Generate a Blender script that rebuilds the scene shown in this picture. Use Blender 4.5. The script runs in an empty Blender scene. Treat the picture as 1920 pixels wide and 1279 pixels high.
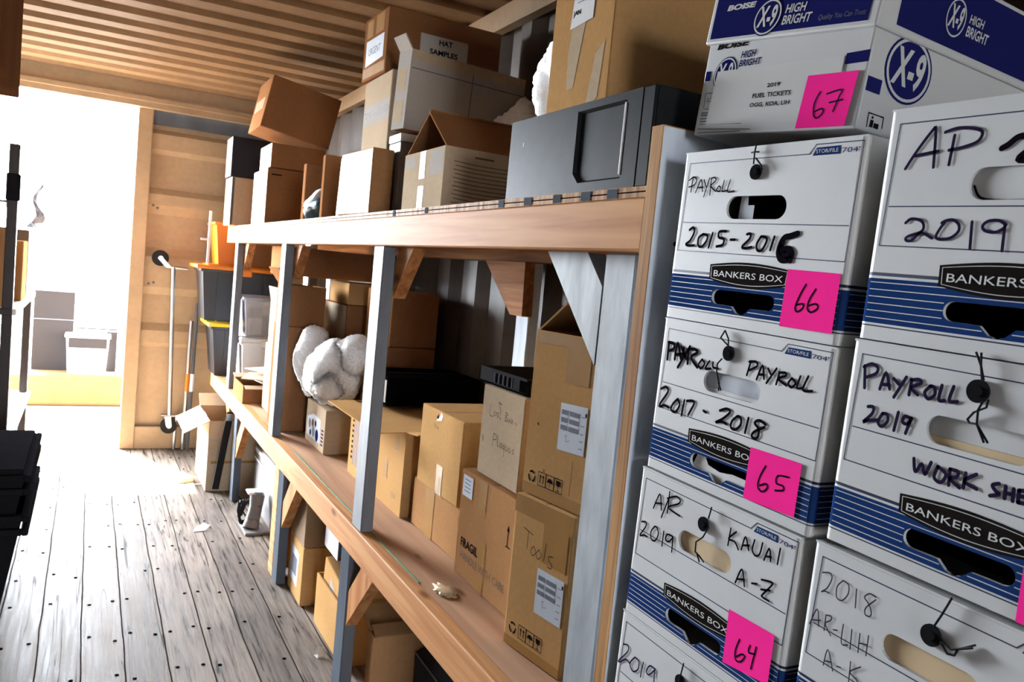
import bpy, bmesh, math, random
from mathutils import Matrix, Vector, noise
from mathutils.geometry import tessellate_polygon
random.seed(7)
R = math.radians
scene = bpy.context.scene
COL = scene.collection

# ------------------------------------------------------------------ camera, light, exposure
cam_d = bpy.data.cameras.new('camera')
cam_d.sensor_width = 36.0
cam_d.lens = 36.0 * 1521.8 / 1920.0
cam_d.clip_start = 0.02
cam_d.dof.use_dof = True
cam_d.dof.focus_distance = 1.25
cam_d.dof.aperture_fstop = 16.0
cam = bpy.data.objects.new('camera', cam_d)
COL.objects.link(cam)
cam.matrix_world = Matrix(((0.88438, -0.04996, -0.46408, 0.0),
                           (-0.45695, 0.11009, -0.88265, 0.0),
                           (0.09519, 0.99267, 0.07453, 1.361),
                           (0, 0, 0, 1)))
scene.camera = cam

world = bpy.data.worlds.new('sky')
scene.world = world
world.use_nodes = True
bg = world.node_tree.nodes['Background']
# hazy sky, bright towards the open door side (+y) and much dimmer behind the container
wn = world.node_tree
w_tc = wn.nodes.new('ShaderNodeTexCoord'); w_sp = wn.nodes.new('ShaderNodeSeparateXYZ'); w_mr = wn.nodes.new('ShaderNodeMapRange')
w_mr.interpolation_type = 'SMOOTHSTEP'
w_mr.inputs[1].default_value = -0.1; w_mr.inputs[2].default_value = 0.75; w_mr.inputs[3].default_value = 0.19; w_mr.inputs[4].default_value = 1.0
wn.links.new(w_tc.outputs['Generated'], w_sp.inputs[0]); wn.links.new(w_sp.outputs[1], w_mr.inputs[0]); 
w_up = wn.nodes.new('ShaderNodeMapRange'); w_up.interpolation_type = 'SMOOTHSTEP'      # the haze thins out upwards
w_up.inputs[1].default_value = 0.02; w_up.inputs[2].default_value = 0.5; w_up.inputs[3].default_value = 1.15; w_up.inputs[4].default_value = 0.28
w_mul = wn.nodes.new('ShaderNodeMath'); w_mul.operation = 'MULTIPLY'
wn.links.new(w_sp.outputs[2], w_up.inputs[0]); wn.links.new(w_mr.outputs[0], w_mul.inputs[0]); wn.links.new(w_up.outputs[0], w_mul.inputs[1]); wn.links.new(w_mul.outputs[0], bg.inputs[1])
bg.inputs[0].default_value = (0.91, 0.98, 1.07, 1)

sun_d = bpy.data.lights.new('sun', 'SUN')
sun_d.energy = 1.1
sun_d.angle = R(0.6)
sun_d.color = (1.0, 0.95, 0.86)
sun = bpy.data.objects.new('sun', sun_d)
COL.objects.link(sun)
sun.rotation_euler = Vector((0.22, -0.42, -0.85)).to_track_quat('-Z', 'Y').to_euler()

portal_d = bpy.data.lights.new('door_portal', 'AREA')
portal_d.shape = 'RECTANGLE'
portal_d.size = 1.25
portal_d.size_y = 2.3
portal_d.cycles.is_portal = True
portal = bpy.data.objects.new('door_portal', portal_d)
COL.objects.link(portal)
portal.location = (-0.36, 5.95, 1.14)
portal.rotation_euler = (R(-90), 0, 0)

portal2_d = portal_d.copy()
portal2_d.size = 1.1
portal2 = bpy.data.objects.new('rear_fill_portal', portal2_d)  # dim sky fill through the added opening behind the camera
COL.objects.link(portal2)
portal2.location = (-0.34, -6.3, 1.12)
portal2.rotation_euler = (R(90), 0, 0)

scene.view_settings.view_transform = 'Standard'
scene.view_settings.look = 'None'
scene.view_settings.gamma = 1.0
scene.view_settings.use_curve_mapping = False
scene.view_settings.exposure = 8.0
scene.cycles.max_bounces = 14
scene.cycles.diffuse_bounces = 8
scene.cycles.glossy_bounces = 4
scene.cycles.sample_clamp_indirect = 8.0

# ------------------------------------------------------------------ materials
def lin(c):
    return tuple((x / 12.92 if x <= 0.04045 else ((x + 0.055) / 1.055) ** 2.4) for x in c)
def rgb(r, g, b):
    return tuple(0.6 * c for c in lin((r / 255, g / 255, b / 255)))
MATS = {}
def mat(name, col, rough=0.8, spec=0.3, vary=0.12, scale=6.0, stretch=(1, 1, 1), bump=0.0, metal=0.0,
        fine=0.0, fine_scale=120.0, alpha=None, trans=0.0, sub=0.0):
    if name in MATS: return MATS[name]
    m = bpy.data.materials.new(name); m.use_nodes = True
    nt = m.node_tree; b = nt.nodes['Principled BSDF']
    b.inputs['Roughness'].default_value = rough
    b.inputs['Specular IOR Level'].default_value = spec * 0.6
    b.inputs['Metallic'].default_value = metal
    tc = nt.nodes.new('ShaderNodeTexCoord'); mp = nt.nodes.new('ShaderNodeMapping')
    mp.inputs['Scale'].default_value = stretch
    nt.links.new(tc.outputs['Object'], mp.inputs[0])
    nz = nt.nodes.new('ShaderNodeTexNoise'); nz.inputs['Scale'].default_value = scale
    nz.inputs['Detail'].default_value = 5
    nt.links.new(mp.outputs[0], nz.inputs['Vector'])
    ramp = nt.nodes.new('ShaderNodeValToRGB')
    ramp.color_ramp.elements[0].position = 0.3; ramp.color_ramp.elements[1].position = 0.7
    lo = tuple(c * (1 - vary) for c in col); hi = tuple(min(1, c * (1 + vary)) for c in col)
    ramp.color_ramp.elements[0].color = (*lo, 1); ramp.color_ramp.elements[1].color = (*hi, 1)
    nt.links.new(nz.outputs['Fac'], ramp.inputs[0])
    out = ramp.outputs[0]
    if fine:
        n2 = nt.nodes.new('ShaderNodeTexNoise'); n2.inputs['Scale'].default_value = fine_scale
        nt.links.new(mp.outputs[0], n2.inputs['Vector'])
        mr = nt.nodes.new('ShaderNodeMapRange')
        mr.inputs[1].default_value = 0.3; mr.inputs[2].default_value = 0.7
        mr.inputs[3].default_value = 1 - fine; mr.inputs[4].default_value = 1 + fine
        nt.links.new(n2.outputs['Fac'], mr.inputs[0])
        mx = nt.nodes.new('ShaderNodeMix'); mx.data_type = 'RGBA'; mx.blend_type = 'MULTIPLY'
        mx.inputs[0].default_value = 1.0
        nt.links.new(out, mx.inputs[6]); nt.links.new(mr.outputs[0], mx.inputs[7])
        out = mx.outputs[2]
    nt.links.new(out, b.inputs['Base Color'])
    if bump:
        bp = nt.nodes.new('ShaderNodeBump'); bp.inputs['Strength'].default_value = bump
        bp.inputs['Distance'].default_value = 0.01
        nt.links.new(nz.outputs['Fac'], bp.inputs['Height']); nt.links.new(bp.outputs[0], b.inputs['Normal'])
    if sub: b.inputs['Subsurface Weight'].default_value = sub; b.inputs['Subsurface Radius'].default_value = (1, 1, 1); b.inputs['Subsurface Scale'].default_value = 0.12
    if trans: b.inputs['Transmission Weight'].default_value = trans
    if alpha is not None: b.inputs['Alpha'].default_value = alpha
    MATS[name] = m
    return m

def wood(name, col, dark, axis=1, scale=7.0, rough=0.65):
    """sawn softwood: rings stretched along one axis, a few knots"""
    m = bpy.data.materials.new(name); m.use_nodes = True
    nt = m.node_tree; b = nt.nodes['Principled BSDF']; b.inputs['Roughness'].default_value = rough
    b.inputs['Specular IOR Level'].default_value = 0.025
    tc = nt.nodes.new('ShaderNodeTexCoord'); mp = nt.nodes.new('ShaderNodeMapping')
    s = [scale * 5] * 3; s[axis] = scale * 0.22
    mp.inputs['Scale'].default_value = s
    nt.links.new(tc.outputs['Object'], mp.inputs[0])
    nz = nt.nodes.new('ShaderNodeTexNoise'); nz.inputs['Scale'].default_value = 1.0; nz.inputs['Detail'].default_value = 6
    nz.inputs['Distortion'].default_value = 0.8
    nt.links.new(mp.outputs[0], nz.inputs['Vector'])
    ramp = nt.nodes.new('ShaderNodeValToRGB')
    ramp.color_ramp.elements[0].position = 0.32; ramp.color_ramp.elements[1].position = 0.62
    ramp.color_ramp.elements[0].color = (*dark, 1); ramp.color_ramp.elements[1].color = (*col, 1)
    nt.links.new(nz.outputs['Fac'], ramp.inputs[0])
    mp2 = nt.nodes.new('ShaderNodeMapping'); s2 = [9.0] * 3; s2[axis] = 3.2
    mp2.inputs['Scale'].default_value = s2
    nt.links.new(tc.outputs['Object'], mp2.inputs[0])
    vo = nt.nodes.new('ShaderNodeTexVoronoi'); vo.inputs['Scale'].default_value = 1.0
    nt.links.new(mp2.outputs[0], vo.inputs['Vector'])
    r2 = nt.nodes.new('ShaderNodeValToRGB')
    r2.color_ramp.elements[0].position = 0.05; r2.color_ramp.elements[1].position = 0.13
    r2.color_ramp.elements[0].color = (0.25, 0.14, 0.08, 1); r2.color_ramp.elements[1].color = (1, 1, 1, 1)
    nt.links.new(vo.outputs['Distance'], r2.inputs[0])
    mx = nt.nodes.new('ShaderNodeMix'); mx.data_type = 'RGBA'; mx.blend_type = 'MULTIPLY'; mx.inputs[0].default_value = 0.75
    nt.links.new(ramp.outputs[0], mx.inputs[6]); nt.links.new(r2.outputs[0], mx.inputs[7])
    nt.links.new(mx.outputs[2], b.inputs['Base Color'])
    bp = nt.nodes.new('ShaderNodeBump'); bp.inputs['Strength'].default_value = 0.15; bp.inputs['Distance'].default_value = 0.004
    nt.links.new(nz.outputs['Fac'], bp.inputs['Height']); nt.links.new(bp.outputs[0], b.inputs['Normal'])
    MATS[name] = m
    return m

def floor_material():
    m = bpy.data.materials.new('worn_plank_floor'); m.use_nodes = True
    nt = m.node_tree; N = nt.nodes; Lk = nt.links; b = N['Principled BSDF']
    b.inputs['Specular IOR Level'].default_value = 0.05
    tc = N.new('ShaderNodeTexCoord'); sp = N.new('ShaderNodeSeparateXYZ'); Lk.new(tc.outputs['Object'], sp.inputs[0])
    def mth(op, a, bb=None):
        n = N.new('ShaderNodeMath'); n.operation = op
        for i, v in enumerate((a, bb)):
            if v is None: continue
            if isinstance(v, (int, float)): n.inputs[i].default_value = v
            else: Lk.new(v, n.inputs[i])
        return n.outputs[0]
    wob = N.new('ShaderNodeTexNoise'); wob.inputs['Scale'].default_value = 3.0; Lk.new(tc.outputs['Object'], wob.inputs['Vector'])
    xx = mth('ADD', sp.outputs[0], mth('MULTIPLY', mth('SUBTRACT', wob.outputs['Fac'], 0.5), 0.012))
    u = mth('DIVIDE', mth('SUBTRACT', xx, 0.036), 0.1288)
    fr = mth('FRACT', u); idx = mth('FLOOR', u)
    d = mth('ABSOLUTE', mth('SUBTRACT', fr, 0.5))
    seam = mth('GREATER_THAN', d, 0.482)
    wn = N.new('ShaderNodeTexWhiteNoise'); wn.noise_dimensions = '1D'; Lk.new(idx, wn.inputs['W'])
    mp = N.new('ShaderNodeMapping'); mp.inputs['Scale'].default_value = (60, 3.2, 1); Lk.new(tc.outputs['Object'], mp.inputs[0])
    g = N.new('ShaderNodeTexNoise'); g.inputs['Scale'].default_value = 1.0; g.inputs['Detail'].default_value = 7
    g.inputs['Roughness'].default_value = 0.65; g.inputs['Distortion'].default_value = 0.5; Lk.new(mp.outputs[0], g.inputs['Vector'])
    ramp = N.new('ShaderNodeValToRGB'); e = ramp.color_ramp.elements
    e[0].position = 0.34; e[1].position = 0.6
    e[0].color = (*rgb(26, 22, 19), 1); e[1].color = (*rgb(156, 143, 131), 1)
    k = e.new(0.43); k.color = (*rgb(124, 112, 102), 1)
    Lk.new(g.outputs['Fac'], ramp.inputs[0])
    pl = N.new('ShaderNodeMapRange'); pl.inputs[3].default_value = 0.72; pl.inputs[4].default_value = 1.15; Lk.new(wn.outputs['Value'], pl.inputs[0])
    st = N.new('ShaderNodeTexNoise'); st.inputs['Scale'].default_value = 2.2; st.inputs['Detail'].default_value = 4; Lk.new(tc.outputs['Object'], st.inputs['Vector'])
    sr = N.new('ShaderNodeMapRange'); sr.inputs[1].default_value = 0.35; sr.inputs[2].default_value = 0.65; sr.inputs[3].default_value = 0.78; sr.inputs[4].default_value = 1.12
    Lk.new(st.outputs['Fac'], sr.inputs[0])
    mpc = N.new('ShaderNodeMapping'); mpc.inputs['Scale'].default_value = (26, 0.55, 1); Lk.new(tc.outputs['Object'], mpc.inputs[0])
    cr = N.new('ShaderNodeTexNoise'); cr.inputs['Scale'].default_value = 1.0; cr.inputs['Detail'].default_value = 2; cr.inputs['Distortion'].default_value = 0.4
    Lk.new(mpc.outputs[0], cr.inputs['Vector'])
    crack = mth('LESS_THAN', mth('ABSOLUTE', mth('SUBTRACT', cr.outputs['Fac'], 0.42)), 0.006)
    seam = mth('MAXIMUM', seam, mth('MULTIPLY', crack, 0.75))
    Lk.new(mth('MULTIPLY', mth('SUBTRACT', 1.0, seam), 0.05), b.inputs['Specular IOR Level'])
    mul = mth('MULTIPLY', pl.outputs[0], sr.outputs[0])
    # wear in the middle lane polishes and greys the boards
    mx = N.new('ShaderNodeMix'); mx.data_type = 'RGBA'; mx.blend_type = 'MULTIPLY'; mx.inputs[0].default_value = 1
    Lk.new(ramp.outputs[0], mx.inputs[6]); Lk.new(mul, mx.inputs[7])
    mx2 = N.new('ShaderNodeMix'); mx2.data_type = 'RGBA'; Lk.new(seam, mx2.inputs[0])
    Lk.new(mx.outputs[2], mx2.inputs[6]); mx2.inputs[7].default_value = (0.02, 0.016, 0.013, 1)
    Lk.new(mx2.outputs[2], b.inputs['Base Color'])
    rr = N.new('ShaderNodeMapRange'); rr.inputs[1].default_value = 0.3; rr.inputs[2].default_value = 0.7; rr.inputs[3].default_value = 0.5; rr.inputs[4].default_value = 0.75
    Lk.new(g.outputs['Fac'], rr.inputs[0]); Lk.new(rr.outputs[0], b.inputs['Roughness'])
    bp = N.new('ShaderNodeBump'); bp.inputs['Strength'].default_value = 0.35; bp.inputs['Distance'].default_value = 0.003
    hh = mth('SUBTRACT', g.outputs['Fac'], mth('MULTIPLY', seam, 1.5))
    Lk.new(hh, bp.inputs['Height']); Lk.new(bp.outputs[0], b.inputs['Normal'])
    return m

FLOOR = floor_material()
PAINT_C = mat('tan_roof_paint', rgb(150, 119, 88), 0.6, 0.07, 0.12, 3.0, fine=0.06, fine_scale=30)
PAINT = mat('tan_container_paint', rgb(190, 160, 124), 0.5, 0.35, 0.1, 3.0, fine=0.06, fine_scale=30)
PAINT_L = mat('bounce_wall_paint', rgb(222, 220, 216), 0.6, 0.3, 0.05, 3.0)  # pale tone made up so the unseen walls bounce fill light
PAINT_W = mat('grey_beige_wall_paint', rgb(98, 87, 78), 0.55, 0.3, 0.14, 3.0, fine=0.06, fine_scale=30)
PINE = wood('pine_beam', rgb(224, 166, 112), rgb(192, 128, 82), 1)
PINE_D = wood('aged_pine', rgb(196, 136, 86), rgb(150, 94, 56), 1)
PLY = wood('plywood_deck', rgb(214, 170, 136), rgb(178, 134, 104), 1, 3.0, 0.75)
PLY_EDGE = wood('plywood_edge', rgb(212, 164, 112), rgb(150, 100, 62), 2, 10.0)
GREY = mat('blue_grey_paint', (0.50, 0.555, 0.62), 0.6, 0.1, 0.2, 9.0, (1, 1, .25), bump=0.25, fine=0.08, fine_scale=40)
POSTC = mat('post_grey_paint', rgb(120, 125, 132), 0.6, 0.3, 0.2, 9.0, (1, 1, .25), bump=0.25, fine=0.08, fine_scale=40)
GREY_L = mat('worn_grey_paint', rgb(160, 164, 168), 0.65, 0.3, 0.22, 14.0, (1, 1, .3), bump=0.3, fine=0.1, fine_scale=50)
GREY_D = mat('dark_grey_paint', rgb(100, 106, 114), 0.6, 0.0, 0.2, 9.0, (1, 1, .25), bump=0.2)
CARD = mat('cardboard', rgb(188, 140, 96), 0.85, 0.0, 0.08, 5.0, fine=0.05, fine_scale=90)
CARD_T = mat('tan_cardboard', rgb(208, 162, 108), 0.85, 0.0, 0.07, 5.0, fine=0.05, fine_scale=90)
CARD_P = mat('pale_cardboard', rgb(206, 184, 156), 0.85, 0.0, 0.07, 5.0, fine=0.05, fine_scale=90)
CARD_B = mat('brown_cardboard', rgb(160, 112, 76), 0.85, 0.0, 0.1, 4.0, fine=0.05, fine_scale=90)
CARD_G = mat('grey_white_cardboard', rgb(196, 188, 180), 0.8, 0.0, 0.06, 5.0, fine=0.04)
CARD_IN = mat('inner_cardboard', rgb(150, 104, 70), 0.9, 0.0, 0.1, 4.0)
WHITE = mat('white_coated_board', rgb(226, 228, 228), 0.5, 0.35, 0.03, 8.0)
WHITE2 = mat('white_edge_board', rgb(236, 236, 234), 0.5, 0.35, 0.03, 8.0)
PAPER = mat('white_paper', rgb(232, 232, 230), 0.7, 0.2, 0.04, 8.0)
PAPER_B = mat('bluish_label_paper', rgb(205, 212, 222), 0.6, 0.3, 0.05, 8.0)
MANILA = mat('manila_board', rgb(226, 200, 160), 0.7, 0.2, 0.05, 6.0)
BLUE = mat('box_blue_ink', rgb(38, 66, 122), 0.6, 0.0, 0.08, 14.0)
NAVY = mat('carton_navy_ink', rgb(38, 41, 104), 0.6, 0.0, 0.08, 10.0)
DKLINE = mat('dark_blue_line', rgb(30, 34, 72), 0.5, 0.3, 0.02)
INK = mat('black_marker_ink', rgb(26, 22, 30), 0.5, 0.0, 0.15, 40.0)
INK_P = mat('purple_black_marker', rgb(48, 38, 66), 0.5, 0.0, 0.2, 40.0)
INK_T = mat('thin_pen_ink', rgb(72, 68, 84), 0.5, 0.0, 0.1, 40.0)
PRINT = mat('black_print', rgb(38, 34, 32), 0.6, 0.0, 0.1, 40.0)
PRINT_L = mat('faded_print', rgb(120, 92, 70), 0.7, 0.2, 0.15, 40.0)
PRINT_G = mat('grey_print', rgb(110, 112, 124), 0.7, 0.2, 0.15, 40.0)
PINK = mat('hot_pink_label', (0.86, 0.028, 0.27), 0.6, 0.0, 0.04, 12.0)
TAPE = mat('brown_packing_tape', rgb(178, 132, 74), 0.4, 0.06, 0.1, 10.0)
TAPE_C = mat('clear_glossy_tape', rgb(206, 180, 146), 0.25, 0.2, 0.1, 16.0, bump=0.3)
BLACK = mat('black_steel', rgb(38, 40, 41), 0.5, 0.03, 0.1, 30.0)
BLACKP = mat('black_plastic', rgb(36, 36, 39), 0.6, 0.0, 0.1, 8.0)
BLACK_D = mat('dull_black', rgb(14, 13, 13), 0.7, 0.0, 0.1, 8.0)
STRING = mat('black_string', rgb(18, 16, 20), 0.8, 0.2, 0.2, 60.0)
STEEL = mat('chromed_steel', rgb(200, 200, 200), 0.28, 0.5, 0.08, 8.0, metal=1.0)
SILVER = mat('silver_plastic', rgb(132, 129, 128), 0.45, 0.15, 0.06, 8.0)
TRAY = mat('grey_black_plastic', rgb(72, 72, 74), 0.6, 0.0, 0.08, 10.0)
TOTE = mat('glossy_black_tote', rgb(30, 30, 33), 0.34, 0.7, 0.1, 8.0)
RUBBER = mat('black_rubber', rgb(34, 32, 32), 0.7, 0.3, 0.1, 20.0)
YELLOW = mat('yellow_plastic', rgb(246, 214, 40), 0.35, 0.5, 0.05, 8.0)
ORANGE = mat('orange_plastic', rgb(246, 140, 28), 0.35, 0.5, 0.06, 6.0)
CLEAR = mat('milky_clear_plastic', rgb(226, 226, 238), 0.25, 0.5, 0.05, 6.0, trans=0.75)
WPLAST = mat('white_plastic', rgb(236, 236, 240), 0.35, 0.5, 0.03, 6.0)
BUBBLE = mat('bubble_wrap_film', (0.9, 0.92, 0.94), 0.35, 0.5, 0.03, 80.0, bump=0.8, sub=0.8)
TEAL = mat('teal_film', rgb(34, 104, 130), 0.35, 0.5, 0.2, 12.0)
RED_M = mat('dark_red_strip', rgb(110, 36, 34), 0.5, 0.3, 0.05)

# ------------------------------------------------------------------ mesh builder
class MB:
    def __init__(s): s.v = []; s.f = []; s.m = []; s.mats = []; s.sm = []
    def mi(s, m):
        if m not in s.mats: s.mats.append(m)
        return s.mats.index(m)
    def add(s, vs, fs, m, T=None, smooth=False):
        o = len(s.v); k = s.mi(m)
        for v in vs:
            v = Vector(v)
            s.v.append(T @ v if T is not None else v)
        for f in fs:
            s.f.append([o + i for i in f]); s.m.append(k); s.sm.append(smooth)
        return s
    def box(s, x0, x1, y0, y1, z0, z1, m, T=None):
        vs = [(x, y, z) for x in (x0, x1) for y in (y0, y1) for z in (z0, z1)]
        fs = [(0, 1, 3, 2), (4, 6, 7, 5), (0, 4, 5, 1), (2, 3, 7, 6), (0, 2, 6, 4), (1, 5, 7, 3)]
        return s.add(vs, fs, m, T)
    def rbox(s, x0, x1, y0, y1, z0, z1, m, r=0.004, seg=2, T=None, jit=0.0):
        bm = bmesh.new()
        bmesh.ops.create_cube(bm, size=1)
        for v in bm.verts:
            v.co = Vector(((x0 + x1) / 2 + v.co.x * (x1 - x0), (y0 + y1) / 2 + v.co.y * (y1 - y0), (z0 + z1) / 2 + v.co.z * (z1 - z0)))
            if jit: v.co += Vector([random.uniform(-jit, jit) for _ in 'xyz']) * (1 if v.co.z > (z0 + z1) / 2 else 0.3)
        bmesh.ops.bevel(bm, geom=bm.edges[:], offset=r, segments=seg, affect='EDGES', profile=0.5)
        s.bm(bm, m, T); bm.free()
        return s
    def bm(s, bm, m, T=None, smooth=False):
        bm.verts.index_update()
        return s.add([v.co.copy() for v in bm.verts], [[v.index for v in f.verts] for f in bm.faces], m, T, smooth)
    def hexa(s, c8, m, T=None):
        """bottom ring of four points then top ring of four points"""
        fs = [(3, 2, 1, 0), (4, 5, 6, 7), (0, 1, 5, 4), (1, 2, 6, 5), (2, 3, 7, 6), (3, 0, 4, 7)]
        return s.add(c8, fs, m, T)
    def cyl(s, p, q, r, m, n=14, r2=None, T=None, cap=True, smooth=True):
        p, q = Vector(p), Vector(q); d = (q - p).normalized()
        a = d.orthogonal().normalized(); b = d.cross(a); r2 = r if r2 is None else r2
        vs = [p + (a * math.cos(t) + b * math.sin(t)) * r for t in [2 * math.pi * i / n for i in range(n)]]
        vs += [q + (a * math.cos(t) + b * math.sin(t)) * r2 for t in [2 * math.pi * i / n for i in range(n)]]
        s.add(vs, [(i, (i + 1) % n, n + (i + 1) % n, n + i) for i in range(n)], m, T, smooth)
        if cap: s.add(vs, [tuple(range(n))[::-1], tuple(range(n, 2 * n))], m, T)
        return s
    def tube(s, pts, r, m, n=8, T=None):
        pts = [Vector(p) for p in pts]
        for a, b in zip(pts, pts[1:]):
            if (b - a).length > 1e-6: s.cyl(a, b, r, m, n, T=T)
        for p in pts[1:-1]: s.ball(p, r, m, T)
        return s
    def ball(s, p, r, m, T=None, sc=(1, 1, 1), seg=10):
        bm = bmesh.new(); bmesh.ops.create_uvsphere(bm, u_segments=seg, v_segments=max(6, seg // 2 + 2), radius=r)
        for v in bm.verts: v.co = Vector(p) + Vector((v.co.x * sc[0], v.co.y * sc[1], v.co.z * sc[2]))
        s.bm(bm, m, T, True); bm.free()
        return s
    def poly(s, loops, m, w=0.0, T=None, th=0.0):
        """flat polygon (first loop outer, the rest holes) at height w; th gives it a thickness below w"""
        tri = tessellate_polygon([[Vector((x, y, 0)) for x, y in lp] for lp in loops])
        flat = [(x, y, w) for lp in loops for x, y in lp]
        fs = []
        for t in tri:
            a, b, c = [Vector(flat[i]) for i in t]
            n = (b - a).cross(c - a).z
            fs.append(tuple(t) if n > 0 else tuple(reversed(t)))
        s.add(flat, fs, m, T)
        if th:
            bk = [(x, y, w - th) for x, y, _ in flat]
            s.add(bk, [tuple(reversed(f)) for f in fs], m, T)
            o = 0
            for lp in loops:
                k = len(lp)
                vs = [(x, y, w) for x, y in lp] + [(x, y, w - th) for x, y in lp]
                s.add(vs, [(i, (i + 1) % k, k + (i + 1) % k, k + i) for i in range(k)], m, T)
        return s
    def rect(s, u0, v0, u1, v1, m, w=0.0003, T=None):
        return s.add([(u0, v0, w), (u1, v0, w), (u1, v1, w), (u0, v1, w)], [(0, 1, 2, 3)], m, T)
    def quad(s, q, m, w=0.0003, T=None):
        return s.poly([q], m, w, T)
    def stroke(s, pts, wd, m, w=0.0006, T=None, closed=False, curve=True):
        P = [Vector((x, y)) for x, y in pts]
        if curve and len(P) > 2:
            Q = []
            for i in range(len(P) - 1):
                p0 = P[max(i - 1, 0)]; p1 = P[i]; p2 = P[i + 1]; p3 = P[min(i + 2, len(P) - 1)]
                for k in range(5):
                    t = k / 5
                    Q.append(0.5 * (2 * p1 + (p2 - p0) * t + (2 * p0 - 5 * p1 + 4 * p2 - p3) * t * t + (3 * p1 - p0 - 3 * p2 + p3) * t ** 3))
            Q.append(P[-1]); P = Q
        h = wd / 2; n = len(P); L = []; Rr = []
        for i in range(n):
            d = (P[min(i + 1, n - 1)] - P[max(i - 1, 0)])
            d = d.normalized() if d.length > 1e-9 else Vector((1, 0))
            nn = Vector((-d.y, d.x)) * h
            L.append(P[i] + nn); Rr.append(P[i] - nn)
        vs = [(p.x, p.y, w) for p in L] + [(p.x, p.y, w) for p in Rr]
        s.add(vs, [(n + i, n + i + 1, i + 1, i) for i in range(n - 1)], m, T)
        for e in (P[0], P[-1]) if curve else P:
            s.add([(e.x + h * math.cos(a), e.y + h * math.sin(a), w + 0.00002) for a in [math.pi * k / 4 for k in range(8)]], [tuple(range(8))], m, T)
        return s
    def text(s, st, u0, v0, u1, v1, m, w=0.0006, T=None, bold=0.0, shear=0.0, quad=None):
        vs, fs = glyphs(st, bold, shear)
        xs = [p[0] for p in vs]; ys = [p[1] for p in vs]
        x0, x1, y0, y1 = min(xs), max(xs), min(ys), max(ys)
        out = []
        for x, y in vs:
            a = (x - x0) / (x1 - x0); b = (y - y0) / (y1 - y0)
            if quad:   # four corners: bottom-left, bottom-right, top-right, top-left
                (ax, ay), (bx, by), (cx, cy), (dx, dy) = quad
                px = ax * (1 - a) * (1 - b) + bx * a * (1 - b) + cx * a * b + dx * (1 - a) * b
                py = ay * (1 - a) * (1 - b) + by * a * (1 - b) + cy * a * b + dy * (1 - a) * b
                out.append((px, py, w))
            else: out.append((u0 + a * (u1 - u0), v0 + b * (v1 - v0), w))
        return s.add(out, fs, m, T)
    def build(s, name, parent=None, T=None):
        me = bpy.data.meshes.new(name)
        me.from_pydata([tuple(v) for v in s.v], [], s.f)
        for m in s.mats: me.materials.append(m)
        me.polygons.foreach_set('material_index', s.m)
        me.polygons.foreach_set('use_smooth', s.sm)
        me.update()
        o = bpy.data.objects.new(name, me); COL.objects.link(o)
        if parent is not None: o.parent = parent
        return o

GL = {}
def glyphs(st, bold=0.0, shear=0.0):
    key = (st, bold, shear)
    if key not in GL:
        c = bpy.data.curves.new('t', 'FONT'); c.body = st; c.offset = bold; c.shear = shear; c.resolution_u = 3
        o = bpy.data.objects.new('t', c); me = o.to_mesh()
        GL[key] = ([(v.co.x, v.co.y) for v in me.vertices], [tuple(p.vertices) for p in me.polygons])
        o.to_mesh_clear(); bpy.data.objects.remove(o); bpy.data.curves.remove(c)
    return GL[key]

def tag(o, label=None, cat=None, group=None, kind=None):
    if label: o['label'] = label
    if cat: o['category'] = cat
    if group: o['group'] = group
    if kind: o['kind'] = kind
    return o
def thing(name, label, cat, loc=(0, 0, 0), rot=(0, 0, 0), group=None):
    o = bpy.data.objects.new(name, None); COL.objects.link(o)
    o.empty_display_size = 0.05; o.location = loc; o.rotation_euler = rot
    return tag(o, label, cat, group)
def FRONT(x, ytop):      # u runs towards the camera end (-y), v up, w out into the aisle (-x)
    return Matrix(((0, 0, -1, x), (-1, 0, 0, ytop), (0, 1, 0, 0), (0, 0, 0, 1)))
def NEAR(y, xleft):      # u runs into the shelf (+x), v up, w towards the closed end (-y)
    return Matrix(((1, 0, 0, xleft), (0, 0, -1, y), (0, 1, 0, 0), (0, 0, 0, 1)))

# ------------------------------------------------------------------ the container
X0, X1, Y0, Y1, H = -0.97, 1.39, -6.2, 5.88, 2.39
b = MB(); b.box(X0, X1, Y0, Y1 + 0.02, -0.06, 0, FLOOR)
for y in (-.2, .1, .4, .72, 1.05, 1.4, 1.75, 2.07, 2.4, 2.71, 3.0, 3.33, 3.62, 3.93, 4.25, 4.6, 4.95, 5.3, 5.6):
    for k in range(-7, 11):
        xs = 0.036 + 0.1288 * k
        for dx in (0.024, -0.026):
            if random.random() < 0.55 and X0 < xs + dx < 0.75:
                yy = y + random.uniform(-.03, .03); b.cyl((xs + dx, yy, -0.001), (xs + dx, yy, 0.0015), 0.0065, BLACK_D, 8, smooth=False)
tag(b.build('floor'), kind='structure')

def corrugated(length_axis_pts, m):
    pass
b = MB()                                      # roof: ribs run across, trapezoid profile along y
prof = []; y = Y0; P = 0.2255
while y < Y1 + 0.05:
    prof += [(y, H), (y + 0.10, H), (y + 0.128, H + 0.022), (y + 0.198, H + 0.022)]; y += P
vs = [(x, yy, z) for x in (X0 - .03, X1 + .03) for yy, z in prof]; n = len(prof)
b.add(vs, [(i, i + 1, n + i + 1, n + i) for i in range(n - 1)], PAINT_C)
b.box(X0 - .1, X1 + .1, Y0 - .1, Y1 + .04, H + 0.03, H + 0.06, PAINT_C)
tag(b.build('ceiling'), kind='structure')

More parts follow.
